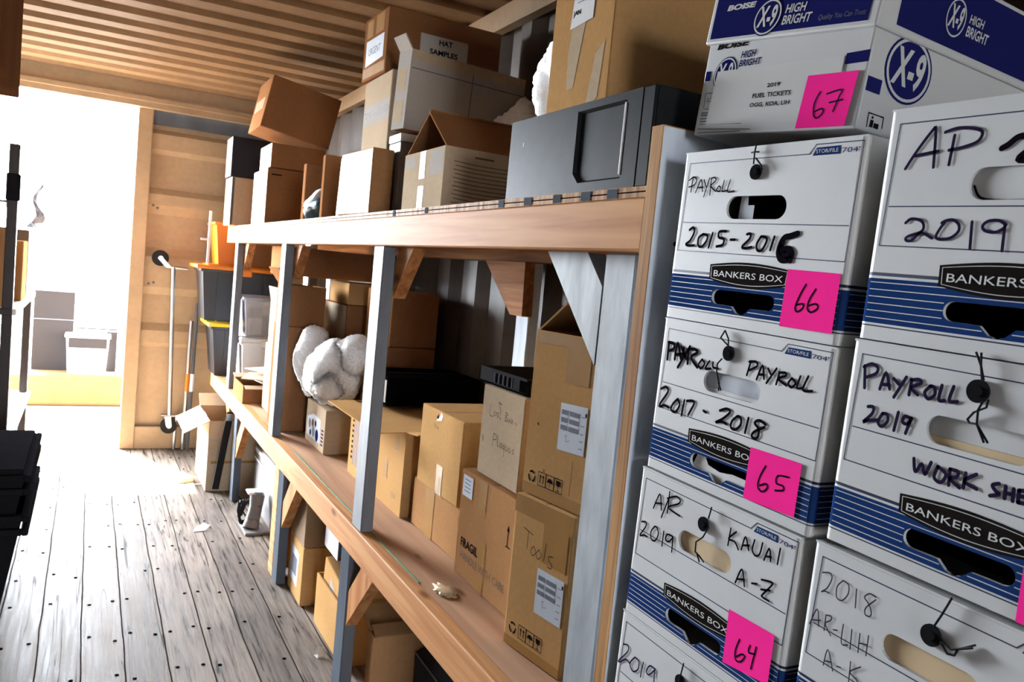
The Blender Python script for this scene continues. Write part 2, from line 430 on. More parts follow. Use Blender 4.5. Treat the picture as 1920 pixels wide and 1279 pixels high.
def side_wall(name, x, sgn, m):
    b = MB(); prof = []; y = Y0; P = 0.278
    while y < Y1 + 0.05:
        prof += [(y, 0), (y + 0.072, 0), (y + 0.140, 0.034), (y + 0.210, 0.034)]; y += P
    n = len(prof)
    vs = [(x + sgn * d, min(yy, Y1), z) for z in (-0.02, H + 0.01) for yy, d in prof]
    b.add(vs, [(i, i + 1, n + i + 1, n + i) for i in range(n - 1)], m)
    b.box(min(x + sgn * .04, x + sgn * .06), max(x + sgn * .04, x + sgn * .06), Y0, Y1, -0.05, H + .05, m)
    tag(b.build(name), kind='structure')
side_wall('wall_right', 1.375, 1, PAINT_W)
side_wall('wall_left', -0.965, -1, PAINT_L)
b = MB()      # unseen rear end: one leaf shut, the other opened, added as fill light
b.box(X0 - .05, -.90, Y0 - 0.05, Y0, -.05, H + .05, PAINT_L); b.box(1.32, X1 + .05, Y0 - 0.05, Y0, -.05, H + .05, PAINT_L); b.box(-.90, 1.32, Y0 - 0.05, Y0, 2.24, H + .05, PAINT_L); b.box(.21, 1.32, Y0 - 0.05, Y0, 0, 2.24, PAINT_L)
tag(b.build('wall_back'), kind='structure')
b = MB(); b.box(X0, 1.375, 5.80, 5.853, 2.235, H + .005, PAINT); b.box(X0, 1.375, 5.775, 5.80, 2.27, 2.30, PAINT); tag(b.build('trim_1'), kind='structure')
b = MB(); b.box(1.335, 1.375, Y0, 5.80, 2.305, H, PAINT); tag(b.build('trim_2'), kind='structure')
b = MB(); b.box(X0, X0 + 0.05, 5.80, 5.93, 0, 2.235, PAINT); tag(b.build('trim_3'), kind='structure')
# closed right door leaf with horizontal ribs
b = MB()
b.rbox(0.225, 0.315, 5.855, 5.925, 0.002, 2.262, PAINT, 0.006)
b.box(0.315, 1.36, 5.865, 5.92, 2.150, 2.262, GREY_D); b.box(0.315, 1.36, 5.865, 5.92, 0.002, 0.155, PAINT)
b.box(0.315, 1.36, 5.86, 5.87, 0.15, 0.158, PAINT_W)
prof = [(.155, .025), (.69, .025), (.72, 0), (.80, 0), (.85, .03), (1.04, .03), (1.09, 0), (1.29, 0), (1.35, .03), (1.57, .03), (1.63, 0), (1.70, 0), (1.74, .03), (1.96, .03), (1.99, 0), (2.09, 0), (2.12, .03), (2.15, .03)]
n = len(prof); vs = [(x, 5.875 + d, z) for x in (.315, 1.36) for z, d in prof]
b.add(vs, [(i, n + i, n + i + 1, i + 1) for i in range(n - 1)], PAINT)
b.box(.225, 1.37, 5.925, 5.935, .0, 2.262, PAINT)
for x, z in ((.345, 1.11), (.375, 1.12), (.345, 1.625), (.372, 1.61)): b.cyl((x, 5.876, z), (x, 5.868, z), .008, GREY_D, 10)
tag(b.build('door_1'), kind='structure')

# ------------------------------------------------------------------ outside the open leaf
CONC = mat('pale_concrete', rgb(150, 142, 134), 0.85, 0.2, 0.06, 1.5, fine=0.04, fine_scale=30)
b = MB(); b.box(-25, 25, -30, 45, -0.2, -0.12, CONC); tag(b.build('ground'), kind='structure')
YCONC = mat('yellow_curb_paint', rgb(122, 100, 62), 0.8, 0.2, 0.12, 5.0, fine=0.05)
b = MB(); b.rbox(-6, 6, 8.06, 8.40, -0.12, 0.165, YCONC, 0.03, 3); tag(b.build('curb'), kind='structure')
GB = mat('grey_board', rgb(44, 40, 40), 0.8, 0.2, 0.05, 6.0)
b = MB(); b.box(-.425, -.105, 8.30, 8.335, .165, .875, GB); b.box(-.425, -.105, 8.297, 8.302, .62, .626, PRINT_G)
tag(b.build('grey_board'), 'grey upright board standing on the yellow curb outside the door', 'board')
b = MB(); b.box(.165, .255, 8.30, 8.325, .165, .535, GB); b.box(-.09, .255, 8.325, 8.34, .545, .56, GB)
tag(b.build('grey_board'), 'low grey board behind the white basket outside the door', 'board')
t = thing('plastic_basket', 'white plastic basket sitting on the yellow curb outside the door', 'basket', (0.015, 8.18, .165))
b = MB()
w0, w1, d0, d1, hh = .150, .172, .085, .10, .345
ring = lambda w, d, z: [(-w, -d, z), (w, -d, z), (w, d, z), (-w, d, z)]
o0, o1 = ring(w0, d0, 0), ring(w1, d1, hh)
i0, i1 = ring(w0 - .006, d0 - .006, .006), ring(w1 - .006, d1 - .006, hh)
vs = o0 + o1 + i0 + i1
fs = [(3, 2, 1, 0), (8, 9, 10, 11)]
for k in range(4):
    j = (k + 1) % 4
    fs += [(k, j, 4 + j, 4 + k), (8 + j, 8 + k, 12 + k, 12 + j), (4 + k, 4 + j, 12 + j, 12 + k)]
b.add(vs, fs, WPLAST); b.build('basket_body', t)
b = MB(); b.box(-.152, .152, -.101, -.0985, .235, .325, GB); b.build('front_opening', t)
b = MB(); b.rbox(-.180, .180, -.108, -.088, .325, .352, WPLAST, .004); b.rbox(-.180, .180, .088, .108, .325, .352, WPLAST, .004)
b.rbox(-.182, -.162, -.1, .1, .325, .352, WPLAST, .004); b.rbox(.162, .182, -.1, .1, .325, .352, WPLAST, .004); b.build('rim', t)

# ------------------------------------------------------------------ the long timber shelf
SH = thing('storage_shelf', 'long two level timber shelf with grey painted posts along the right wall', 'shelf', (0.75, 1.03, 0))
def sp(name, bb, *a): return bb.build(name, SH)
OFF = Matrix.Translation((-0.75, -1.03, 0))
def beam(name, x0, x1, y0, y1, z0, z1, m, r=.003):
    b = MB(); b.rbox(x0, x1, y0, y1, z0, z1, m, r, 1, OFF); return sp(name, b)
b = MB(); b.box(.75, 1.36, 1.03, 5.37, 1.508, 1.525, PLY_EDGE, OFF)
b.box(.7495, .75, 1.03, 5.37, 1.5155, 1.5175, INK, OFF)
for y, w in ((1.11, .028), (1.19, .03), (1.29, .026), (1.40, .03), (1.52, .024), (1.95, .02), (2.2, .02)): b.box(.7488, .75, y, y + w, 1.509, 1.524, GREY_D, OFF)
sp('top_board', b)
beam('top_front_beam', .75, .788, 1.032, 5.375, 1.425, 1.508, PINE)
beam('top_rear_beam', 1.318, 1.356, 1.032, 5.375, 1.425, 1.508, PINE_D)
b = MB(); b.box(.783, 1.36, 1.032, 5.84, .552, .57, PLY, OFF); sp('lower_board', b)
beam('lower_front_beam', .745, .783, 1.032, 5.66, .478, .570, PINE)
beam('lower_rear_beam', 1.318, 1.356, 1.032, 5.66, .465, .552, PINE_D)
for y0, y1, x0, m in ((4.93, 5.02, .75, POSTC), (3.615, 3.705, .75, POSTC), (2.275, 2.365, .75, POSTC), (1.105, 1.195, .797, GREY_L)):
    beam('post', x0, x0 + .038, y0, y1, .571, 1.424, m)
for y0, y1, m in ((4.555, 4.645, GREY_D), (3.335, 3.425, GREY_D), (3.427, 3.515, PINE), (2.365, 2.455, GREY_D), (1.105, 1.195, GREY_D)):
    beam('leg', .752, .79, y0, y1, 0.001, .477, m)
for y0 in (2.37, 3.65, 4.93): beam('rear_post', 1.30, 1.338, y0, y0 + .09, .571, 1.424, GREY)
for y0 in (1.1, 2.37, 3.6, 4.9): beam('rear_leg', 1.28, 1.317, y0, y0 + .09, 0.001, .55, GREY_D)
def brace(pts, x0, m):
    b = MB(); v = [(x0, y, z) for y, z in pts] + [(x0 + .038, y, z) for y, z in pts]
    b.hexa(v, m, OFF); return b.build('brace', SH)
PINE_X = wood('pine_brace', rgb(214, 152, 96), rgb(176, 112, 66), 2, 6.0)
for yb in (2.275, 3.615, 4.93): brace([(yb, 1.385), (yb, 1.275), (yb - .14, 1.424), (yb - .045, 1.424)], .789, PINE_D)
brace([(1.197, 1.225), (1.197, 1.365), (1.255, 1.424), (1.40, 1.424)], .797, GREY_L)
brace([(2.35, 1.245), (2.435, 1.245), (2.665, 1.424), (2.36, 1.424)], 1.262, PINE_D)
for yb in (2.365, 3.335, 4.555): brace([(yb, .355), (yb, .245), (yb - .225, .477), (yb - .115, .477)], .756, PINE_X)
brace([(5.10, .30), (5.10, .42), (5.18, .477), (5.3, .477)], .79, PINE_X)
b = MB(); b.box(.7505, 1.365, 1.006, 1.03, 0.001, 1.613, GREY, OFF)
b.box(.748, .7505, 1.005, 1.031, 0.001, 1.614, PLY_EDGE, OFF); b.box(.7505, 1.365, 1.005, 1.031, 1.613, 1.6145, PLY_EDGE, OFF)
for x, z in ((.795, 1.44), (.80, .95), (.79, .75)): b.cyl((x, 1.0065, z), (x, 1.0035, z), .0035, BLACK_D, 8, T=OFF)
sp('end_panel', b)
b = MB()       # torn green edging and a wad of clear tape on the lower deck
b.box(.781, .786, 1.87, 3.3, .5695, .5725, mat('green_edge', rgb(110, 140, 96), .6, .3, .3, 30.0), OFF)
sp('edge_strip', b)
b = MB(); bm = bmesh.new(); bmesh.ops.create_icosphere(bm, subdivisions=3, radius=1)
for v in bm.verts:
    k = 1 + .5 * noise.noise(v.co * 3.1) + .3 * noise.noise(v.co * 9)
    v.co = Vector((.825 + v.co.x * k * .022, 1.80 + v.co.y * k * .045, .5735 + v.co.z * k * .0035))
b.bm(bm, TAPE_C, None, True); bm.free()
tag(b.build('tape_wad'), 'crumpled wad of clear tape on the lower shelf deck near its front edge', 'tape')

# ------------------------------------------------------------------ generic cartons
def inner_plane(a, b_): pass
SIDES = {'f': (Vector((-1, 0, 0)), 0), 'b': (Vector((1, 0, 0)), 0), 'n': (Vector((0, -1, 0)), 1), 'a': (Vector((0, 1, 0)), 1)}
def carton(label, N, z, L, D, h, yaw=0.0, m=CARD, top='closed', flaps=(), tape=(), ink=None, group=None, name='cardboard_box', rot=None, m2=None, jit=0.0, cat='box', flap_len=None, flap_m=None, labels=()):
    a = R(yaw)
    cx = N[0] + math.cos(a) * D / 2 - math.sin(a) * L / 2; cy = N[1] + math.sin(a) * D / 2 + math.cos(a) * L / 2
    t = thing(name, label, cat, (cx, cy, z + .0008), (rot[0], rot[1], a) if rot else (0, 0, a), group)
    F = FRONT(-D / 2, L / 2); Nn = NEAR(-L / 2, -D / 2); b = MB(); w = .005
    if top == 'closed':
        b.rbox(-D / 2, D / 2, -L / 2, L / 2, 0, h, m, .004, 2, jit=jit)
        lo = L >= D
        if lo: b.box(-.0012, .0012, -L / 2 + .004, L / 2 - .004, h - .001, h + .0004, CARD_IN)
        else: b.box(-D / 2 + .004, D / 2 - .004, -.0012, .0012, h - .001, h + .0004, CARD_IN)
    else:
        m2 = m2 or CARD_IN
        for (x0, x1, y0, y1) in ((-D / 2, -D / 2 + w, -L / 2, L / 2), (D / 2 - w, D / 2, -L / 2, L / 2), (-D / 2 + w, D / 2 - w, -L / 2, -L / 2 + w), (-D / 2 + w, D / 2 - w, L / 2 - w, L / 2)):
            b.box(x0, x1, y0, y1, 0, h, m)
        b.box(-D / 2 + w, D / 2 - w, -L / 2 + w, L / 2 - w, 0, w, m2)
    if ink: ink(b, F, Nn, D, L, h)
    b.build('carton_body', t)
    for fl in flaps:
        s, ang = fl[0], R(fl[1]); k = fl[2] if len(fl) > 2 else (flap_len or min(L, D) * .46)
        nrm, ax = SIDES[s]; e = Vector((0, 1, 0)) if ax == 0 else Vector((1, 0, 0))
        half = (L if ax == 0 else D) / 2 - .004
        base = nrm * ((D if ax == 0 else L) / 2 - .0025) + Vector((0, 0, h))
        d = nrm * math.sin(ang) + Vector((0, 0, 1)) * math.cos(ang); q = nrm * math.cos(ang) - Vector((0, 0, 1)) * math.sin(ang)
        tp = .985
        c8 = []
        for s2 in (-.0022, .0022):
            c8 += [base - e * half + q * s2, base + e * half + q * s2, base + e * half * tp + d * k + q * s2, base - e * half * tp + d * k + q * s2]
        fb = MB(); fb.hexa(c8, flap_m or m); fb.build('flap', t)
    if tape:
        for fc, u0, v0, u1, v1, *mm in tape:
            tb = MB(); tb.rect(u0, v0, u1, v1, mm[0] if mm else TAPE, .0009, F if fc == 'f' else Nn); tb.build('packing_tape', t)
    for fc, q, mm, fn in labels:
        lb = MB(); T = F if fc == 'f' else Nn
        lb.quad(q, mm, .0013, T)
        if fn: fn(lb, T)
        lb.build('paper_label', t)
    return t
def ripple(rad, n=3, amp=.18, seed=0, sub=4):
    bm = bmesh.new(); bmesh.ops.create_icosphere(bm, subdivisions=sub, radius=1); o = Vector((seed * 3.7, seed * 1.3, seed * 2.1))
    for v in bm.verts:
        p = v.co.copy()
        k = 1 + amp * .8 * noise.noise(p * 1.5 + o) + amp * .35 * (.5 - abs(noise.noise(p * 4.3 + o))) + amp * .30 * (.4 - abs(noise.noise(p * 11 + o))) + amp * .2 * (.4 - abs(noise.noise(p * 24 + o)))
        v.co = Vector((p.x * rad[0], p.y * rad[1], p.z * rad[2])) * k
    return bm

# traced handwriting, one list of pen strokes per text: (u, v) in metres on the face that carries it
D = {
'66 payroll': [[(0.0256, 0.2006), (0.0244, 0.18)], [(0.0176, 0.1966), (0.0269, 0.2011), (0.0343, 0.1969), (0.0304, 0.1902), (0.0184, 0.1871)], [(0.0347, 0.1789), (0.0378, 0.1857), (0.0435, 0.1965), (0.0471, 0.1888), (0.0493, 0.1802)], [(0.0378, 0.1857), (0.0494, 0.1862)], [(0.05, 0.1963), (0.0557, 0.1868)], [(0.061, 0.1983), (0.0534, 0.1726)], [(0.0648, 0.1982), (0.0656, 0.1748)], [(0.0642, 0.1974), (0.0709, 0.1988), (0.0742, 0.1945), (0.0657, 0.1873), (0.0772, 0.1795)], [(0.0819, 0.1868), (0.0781, 0.1812), (0.0846, 0.1793), (0.086, 0.1842), (0.0819, 0.1868)], [(0.0914, 0.1939), (0.0893, 0.18), (0.0988, 0.1806)], [(0.1032, 0.1942), (0.1003, 0.1789), (0.1131, 0.1794)]],
'66 years': [[(0.0323, 0.1265), (0.0396, 0.13), (0.0434, 0.1241), (0.0366, 0.1119), (0.0282, 0.1064), (0.034, 0.1045), (0.0458, 0.1052)], [(0.0622, 0.121), (0.0542, 0.1157), (0.055, 0.1055), (0.063, 0.1041), (0.0715, 0.1128), (0.0714, 0.1195), (0.0622, 0.121)], [(0.082, 0.1231), (0.0772, 0.1029)], [(0.1081, 0.126), (0.0951, 0.125), (0.0953, 0.1176), (0.1054, 0.1153), (0.1045, 0.1079), (0.0929, 0.1051)], [(0.1185, 0.1149), (0.1267, 0.1151)], [(0.1479, 0.1227), (0.1545, 0.1232), (0.1535, 0.1166), (0.142, 0.1067), (0.148, 0.1046), (0.1587, 0.1065)], [(0.1735, 0.1202), (0.1677, 0.1107), (0.1703, 0.103), (0.1777, 0.1033), (0.1841, 0.1143), (0.182, 0.1196), (0.1735, 0.1202)], [(0.1964, 0.1207), (0.1923, 0.1039)]],
'66 six': [[(0.2333, 0.1252), (0.2222, 0.122), (0.2128, 0.1196), (0.2075, 0.1104), (0.2064, 0.0999), (0.2128, 0.0926), (0.2255, 0.094), (0.2291, 0.1008), (0.2231, 0.1065), (0.2116, 0.1046)], [(0.2116, 0.1151), (0.2099, 0.103), (0.2228, 0.0976), (0.2277, 0.0926)]],
'66 num': [[(0.258, 0.0659), (0.2504, 0.0507), (0.2463, 0.0371), (0.2509, 0.0324), (0.2584, 0.0383), (0.2567, 0.0425), (0.2476, 0.0402)], [(0.2735, 0.0613), (0.2666, 0.0493), (0.2649, 0.0383), (0.2713, 0.0339), (0.2802, 0.0398), (0.2766, 0.0445), (0.2662, 0.0413)]],
'66 string': [[(0.1461, 0.2384), (0.1462, 0.2268), (0.1463, 0.212)], [(0.1482, 0.2197), (0.1608, 0.2097), (0.1629, 0.2042)], [(0.1391, 0.2273), (0.1467, 0.2275), (0.1532, 0.2271)]],
'65 bold': [[(0.019, 0.1877), (0.0198, 0.1627)], [(0.0177, 0.1875), (0.0305, 0.1867), (0.0306, 0.1795), (0.0201, 0.1753)], [(0.0362, 0.1653), (0.0383, 0.1895), (0.0494, 0.1682)], [(0.0363, 0.1715), (0.0493, 0.1752)], [(0.0473, 0.1855), (0.0612, 0.1701)], [(0.0656, 0.1881), (0.0452, 0.1552)], [(0.0637, 0.1844), (0.0651, 0.1637)], [(0.0637, 0.1844), (0.0779, 0.1856), (0.0825, 0.182), (0.0711, 0.1734), (0.0864, 0.162)], [(0.0529, 0.1846), (0.053, 0.1705)]],
'65 payroll': [[(0.0942, 0.1744), (0.0882, 0.1658), (0.0942, 0.1616), (0.1002, 0.1694), (0.0942, 0.1744)], [(0.1093, 0.1743), (0.1027, 0.1631), (0.1136, 0.1649)], [(0.1167, 0.1738), (0.118, 0.1673), (0.1277, 0.1673)], [(0.1859, 0.1865), (0.1818, 0.1677)], [(0.1828, 0.1853), (0.1944, 0.1871), (0.1975, 0.1821), (0.1849, 0.1745)], [(0.1996, 0.1653), (0.2066, 0.1844), (0.2118, 0.1683)], [(0.2016, 0.1719), (0.2108, 0.1735)], [(0.2164, 0.1822), (0.2217, 0.1762)], [(0.2303, 0.1845), (0.2168, 0.1638)], [(0.236, 0.181), (0.2329, 0.1653)], [(0.2351, 0.1801), (0.2447, 0.1817), (0.2464, 0.1783), (0.2355, 0.1726), (0.2495, 0.1668)], [(0.2563, 0.177), (0.2518, 0.1703), (0.2574, 0.1661), (0.2629, 0.1723), (0.2563, 0.177)], [(0.2688, 0.1815), (0.2657, 0.1677), (0.274, 0.1685)], [(0.2805, 0.1836), (0.2753, 0.1666), (0.2889, 0.1677)]],
'65 years': [[(0.0144, 0.1182), (0.025, 0.123), (0.0305, 0.1168), (0.0171, 0.0978), (0.0168, 0.0923), (0.0261, 0.0961), (0.0364, 0.0946)], [(0.054, 0.1108), (0.0448, 0.1017), (0.0423, 0.0932), (0.0523, 0.0918), (0.0597, 0.1031), (0.054, 0.1108)], [(0.0687, 0.112), (0.0665, 0.0895)], [(0.074, 0.1122), (0.0895, 0.1136), (0.0804, 0.0935)], [(0.1102, 0.106), (0.1159, 0.105)], [(0.1419, 0.1129), (0.1539, 0.1179), (0.1614, 0.1154), (0.1496, 0.1038), (0.1368, 0.0959), (0.1481, 0.0993), (0.1577, 0.0983)], [(0.1756, 0.1129), (0.1669, 0.1045), (0.1662, 0.0962), (0.1745, 0.0949), (0.183, 0.1033), (0.1814, 0.1118), (0.1756, 0.1129)], [(0.1952, 0.1148), (0.1924, 0.0951)], [(0.2253, 0.1131), (0.2143, 0.116), (0.2067, 0.1111), (0.2141, 0.1058), (0.2158, 0.0969), (0.2104, 0.0916), (0.2046, 0.0941), (0.2087, 0.1006), (0.2239, 0.1097)]],
'65 num': [[(0.2357, 0.0636), (0.2284, 0.0475), (0.2276, 0.0348), (0.2357, 0.031), (0.2427, 0.0378), (0.2398, 0.0424), (0.2303, 0.0372)], [(0.2743, 0.0602), (0.2572, 0.0574), (0.2559, 0.048), (0.2669, 0.0475), (0.2678, 0.0425), (0.2557, 0.0387)]],
'65 string': [[(0.1343, 0.2193), (0.1293, 0.2088), (0.145, 0.2003)], [(0.1343, 0.2193), (0.1444, 0.2092), (0.145, 0.2003)], [(0.1357, 0.1818), (0.13, 0.1743), (0.1295, 0.1643), (0.135, 0.1487), (0.1358, 0.1381)], [(0.135, 0.1487), (0.143, 0.1403)]],
'64 text': [[(0.0402, 0.1713), (0.0512, 0.196), (0.0585, 0.1746)], [(0.0443, 0.1801), (0.0579, 0.1844)], [(0.0713, 0.1951), (0.0606, 0.1643)], [(0.0719, 0.2061), (0.0726, 0.1747)], [(0.0685, 0.1951), (0.0863, 0.2034), (0.0962, 0.2012), (0.0934, 0.195), (0.0737, 0.1832), (0.0993, 0.1792)], [(0.0174, 0.1431), (0.0275, 0.1456), (0.0276, 0.1381), (0.0171, 0.1222), (0.0271, 0.1257), (0.0346, 0.1257)], [(0.0483, 0.1463), (0.0416, 0.1356), (0.0451, 0.1257), (0.0537, 0.127), (0.0587, 0.138), (0.0541, 0.1465), (0.0483, 0.1463)], [(0.0699, 0.1466), (0.07, 0.1247)], [(0.0895, 0.1463), (0.0786, 0.1451), (0.0761, 0.137), (0.0833, 0.136), (0.0911, 0.1451)], [(0.091, 0.146), (0.0926, 0.1241)], [(0.2, 0.1968), (0.1988, 0.1734)], [(0.2104, 0.1956), (0.1982, 0.1822), (0.2096, 0.1823), (0.2178, 0.1748)], [(0.2229, 0.1767), (0.2271, 0.1951), (0.2353, 0.1805)], [(0.224, 0.1827), (0.2352, 0.1869)], [(0.2429, 0.1968), (0.2412, 0.1835), (0.2475, 0.1781), (0.254, 0.1829), (0.2563, 0.1978)], [(0.2621, 0.1782), (0.2681, 0.1952), (0.2728, 0.1808)], [(0.2642, 0.1837), (0.2728, 0.1862)], [(0.2849, 0.2015), (0.2838, 0.1812)], [(0.2204, 0.132), (0.2286, 0.1531), (0.2366, 0.1339)], [(0.2226, 0.1378), (0.235, 0.1421)], [(0.2479, 0.1426), (0.2569, 0.1455)], [(0.2627, 0.1534), (0.2784, 0.1568), (0.28, 0.1536), (0.2679, 0.1368), (0.2675, 0.1335), (0.2788, 0.133)], [(0.2639, 0.1414), (0.2784, 0.146)]],
'64 num': [[(0.2419, 0.0666), (0.2373, 0.0488), (0.2403, 0.0385), (0.2489, 0.0406), (0.2541, 0.0498), (0.249, 0.0503), (0.2404, 0.043)], [(0.2604, 0.0676), (0.2593, 0.0583), (0.2703, 0.0609)], [(0.2704, 0.0703), (0.2666, 0.0402)]],
'64 string': [[(0.1628, 0.2131), (0.1611, 0.1966)], [(0.1622, 0.1852), (0.1555, 0.1692), (0.1427, 0.1578), (0.1417, 0.1436), (0.1512, 0.1403), (0.1618, 0.1367)], [(0.1471, 0.1422), (0.1549, 0.134)]],
'63 text': [[(0.0147, 0.1732), (0.0258, 0.177), (0.0276, 0.1683), (0.0087, 0.1444), (0.0116, 0.1434), (0.0253, 0.1544), (0.036, 0.1527)], [(0.0457, 0.1679), (0.0359, 0.1534), (0.0452, 0.1456), (0.0561, 0.1544), (0.056, 0.1668), (0.0457, 0.1679)], [(0.0664, 0.1706), (0.0639, 0.1467)], [(0.0946, 0.1743), (0.0818, 0.173), (0.0757, 0.1614), (0.0821, 0.1594), (0.0928, 0.1718)], [(0.0936, 0.1738), (0.0949, 0.1555)]],
'63 string': [[(0.1536, 0.2139), (0.1502, 0.1831)]],
'ap text': [[(0.0289, 0.1816), (0.0393, 0.199), (0.054, 0.2191), (0.0575, 0.2183), (0.0611, 0.1815)], [(0.0367, 0.1941), (0.0638, 0.1974)], [(0.0791, 0.2119), (0.0777, 0.1831)], [(0.0683, 0.2158), (0.0812, 0.2186), (0.0969, 0.2171), (0.1072, 0.2128), (0.1042, 0.2041), (0.0897, 0.1994), (0.0752, 0.1976)]],
'ap thick': [[(0.129, 0.1956), (0.1351, 0.1989), (0.1416, 0.2043), (0.1487, 0.2055), (0.1565, 0.2017), (0.1559, 0.1946), (0.1459, 0.1844), (0.1595, 0.1836)]],
'ap year': [[(0.0391, 0.1252), (0.0452, 0.1295), (0.0563, 0.1277), (0.0605, 0.1224), (0.0583, 0.1164), (0.0443, 0.1114), (0.0422, 0.1077), (0.0491, 0.1072), (0.0585, 0.1152), (0.0718, 0.1102)], [(0.0831, 0.1261), (0.0786, 0.1191), (0.076, 0.1121), (0.0803, 0.1093), (0.0913, 0.1107), (0.0988, 0.1171), (0.0983, 0.124), (0.092, 0.1285), (0.0847, 0.1279), (0.08, 0.1255)], [(0.1115, 0.1269), (0.1136, 0.1011)], [(0.1449, 0.1244), (0.1377, 0.1282), (0.1276, 0.1276), (0.1227, 0.1231), (0.1257, 0.1187), (0.1362, 0.1173), (0.1443, 0.1217)], [(0.144, 0.1233), (0.1452, 0.1001)]],
'pw text': [[(0.0203, 0.1999), (0.0238, 0.1761)], [(0.0191, 0.1984), (0.0287, 0.2032), (0.0367, 0.2001), (0.0349, 0.1935), (0.0233, 0.1876)], [(0.0427, 0.1784), (0.0474, 0.1969), (0.0545, 0.1807)], [(0.0439, 0.1837), (0.0538, 0.1849)], [(0.0574, 0.1924), (0.0645, 0.1875)], [(0.0719, 0.1963), (0.0608, 0.1732)], [(0.0783, 0.195), (0.0777, 0.179)], [(0.0777, 0.1942), (0.086, 0.1964), (0.0892, 0.1933), (0.0797, 0.1867), (0.0874, 0.1809)], [(0.0998, 0.1923), (0.0946, 0.1848), (0.0995, 0.1792), (0.1056, 0.1845), (0.1044, 0.1914), (0.0998, 0.1923)], [(0.1119, 0.1952), (0.1107, 0.1808), (0.1169, 0.1809)], [(0.1241, 0.1963), (0.1217, 0.1819), (0.1301, 0.1825)], [(0.0317, 0.1571), (0.0383, 0.1579), (0.0381, 0.1508), (0.0288, 0.1398), (0.0337, 0.1421), (0.0449, 0.1453)], [(0.0507, 0.1536), (0.0467, 0.1438), (0.0517, 0.1399), (0.0577, 0.1464), (0.0565, 0.1536), (0.0507, 0.1536)], [(0.0689, 0.1588), (0.0668, 0.1391)], [(0.0837, 0.1559), (0.0769, 0.1563), (0.0752, 0.1503), (0.0809, 0.1492), (0.0851, 0.1556)], [(0.0844, 0.1561), (0.0806, 0.1393)], [(0.0944, 0.1166), (0.0981, 0.1038), (0.1039, 0.1137), (0.1086, 0.104), (0.1135, 0.1177)], [(0.1211, 0.1157), (0.1188, 0.1042), (0.1265, 0.1011), (0.1305, 0.1103), (0.1211, 0.1157)], [(0.1337, 0.1166), (0.1349, 0.1009)], [(0.1337, 0.1166), (0.142, 0.1163), (0.1415, 0.1109), (0.1352, 0.1077), (0.1459, 0.1016)], [(0.15, 0.1172), (0.1497, 0.1028)], [(0.1603, 0.1189), (0.15, 0.1094), (0.1626, 0.1054)], [(0.1824, 0.1165), (0.1767, 0.1135), (0.1799, 0.1094), (0.184, 0.1069), (0.1759, 0.1031)], [(0.1887, 0.1159), (0.1893, 0.1048)], [(0.1961, 0.1156), (0.1967, 0.1046)], [(0.189, 0.1097), (0.1964, 0.1107)], [(0.2008, 0.1158), (0.2015, 0.1049)], [(0.2008, 0.1158), (0.2054, 0.1167)], [(0.2009, 0.1109), (0.2063, 0.1114)], [(0.2015, 0.1049), (0.2073, 0.1055)]],
'pw string': [[(0.1421, 0.233), (0.1498, 0.2213), (0.1528, 0.2073)], [(0.1473, 0.2332), (0.1498, 0.2213), (0.1544, 0.2076)], [(0.1561, 0.1878), (0.1541, 0.1796), (0.1546, 0.1662), (0.1669, 0.1507)], [(0.1612, 0.1911), (0.1614, 0.1834), (0.15, 0.1764), (0.1438, 0.1683), (0.1461, 0.1654), (0.1541, 0.1661), (0.1646, 0.1507)]],
'lih text': [[(0.0178, 0.1889), (0.0276, 0.1921), (0.0312, 0.1874), (0.027, 0.1747), (0.0199, 0.1671), (0.0242, 0.1697), (0.0307, 0.1701)], [(0.0461, 0.1911), (0.0396, 0.1816), (0.0409, 0.1698), (0.0482, 0.1692), (0.0545, 0.1788), (0.0536, 0.189), (0.0461, 0.1911)], [(0.0641, 0.1889), (0.066, 0.1687)], [(0.0884, 0.1903), (0.0808, 0.1908), (0.0752, 0.1846), (0.0811, 0.1798), (0.0857, 0.173), (0.085, 0.1675), (0.0791, 0.1671), (0.0787, 0.1743), (0.0889, 0.1876)], [(0.0103, 0.1248), (0.0181, 0.1458), (0.0233, 0.1277)], [(0.0131, 0.1309), (0.0247, 0.1354)], [(0.0307, 0.1444), (0.0311, 0.1266)], [(0.0307, 0.1444), (0.0378, 0.1461), (0.0377, 0.1414), (0.0315, 0.1346), (0.0407, 0.125)], [(0.043, 0.133), (0.0481, 0.1347)], [(0.0545, 0.1445), (0.0556, 0.1236), (0.0641, 0.1255)], [(0.0661, 0.1439), (0.0673, 0.1225)], [(0.0764, 0.1443), (0.0775, 0.1238)], [(0.0869, 0.147), (0.0875, 0.1251)], [(0.0774, 0.1342), (0.0871, 0.1367)], [(0.037, 0.0888), (0.04, 0.1083), (0.0501, 0.0885)], [(0.0388, 0.0944), (0.0468, 0.0969)], [(0.0542, 0.0961), (0.0594, 0.0972)], [(0.0705, 0.1097), (0.0719, 0.0871)], [(0.0834, 0.1103), (0.0716, 0.0989), (0.0792, 0.0953), (0.083, 0.0929)]],
'lih string': [[(0.1702, 0.225), (0.1639, 0.2054), (0.1574, 0.1902)], [(0.1656, 0.1792), (0.1753, 0.1718), (0.1819, 0.1731), (0.1834, 0.1798), (0.1986, 0.1913)], [(0.1669, 0.1798), (0.1784, 0.1774), (0.1978, 0.1883)]],
'x9 num': [[(0.2249, 0.0471), (0.2194, 0.0337), (0.2215, 0.019), (0.2282, 0.0144), (0.2353, 0.0213), (0.2324, 0.0258), (0.2223, 0.0226)], [(0.2357, 0.0435), (0.2566, 0.0471), (0.2553, 0.0387), (0.2504, 0.0213)], [(0.2422, 0.0324), (0.2615, 0.0349)]],
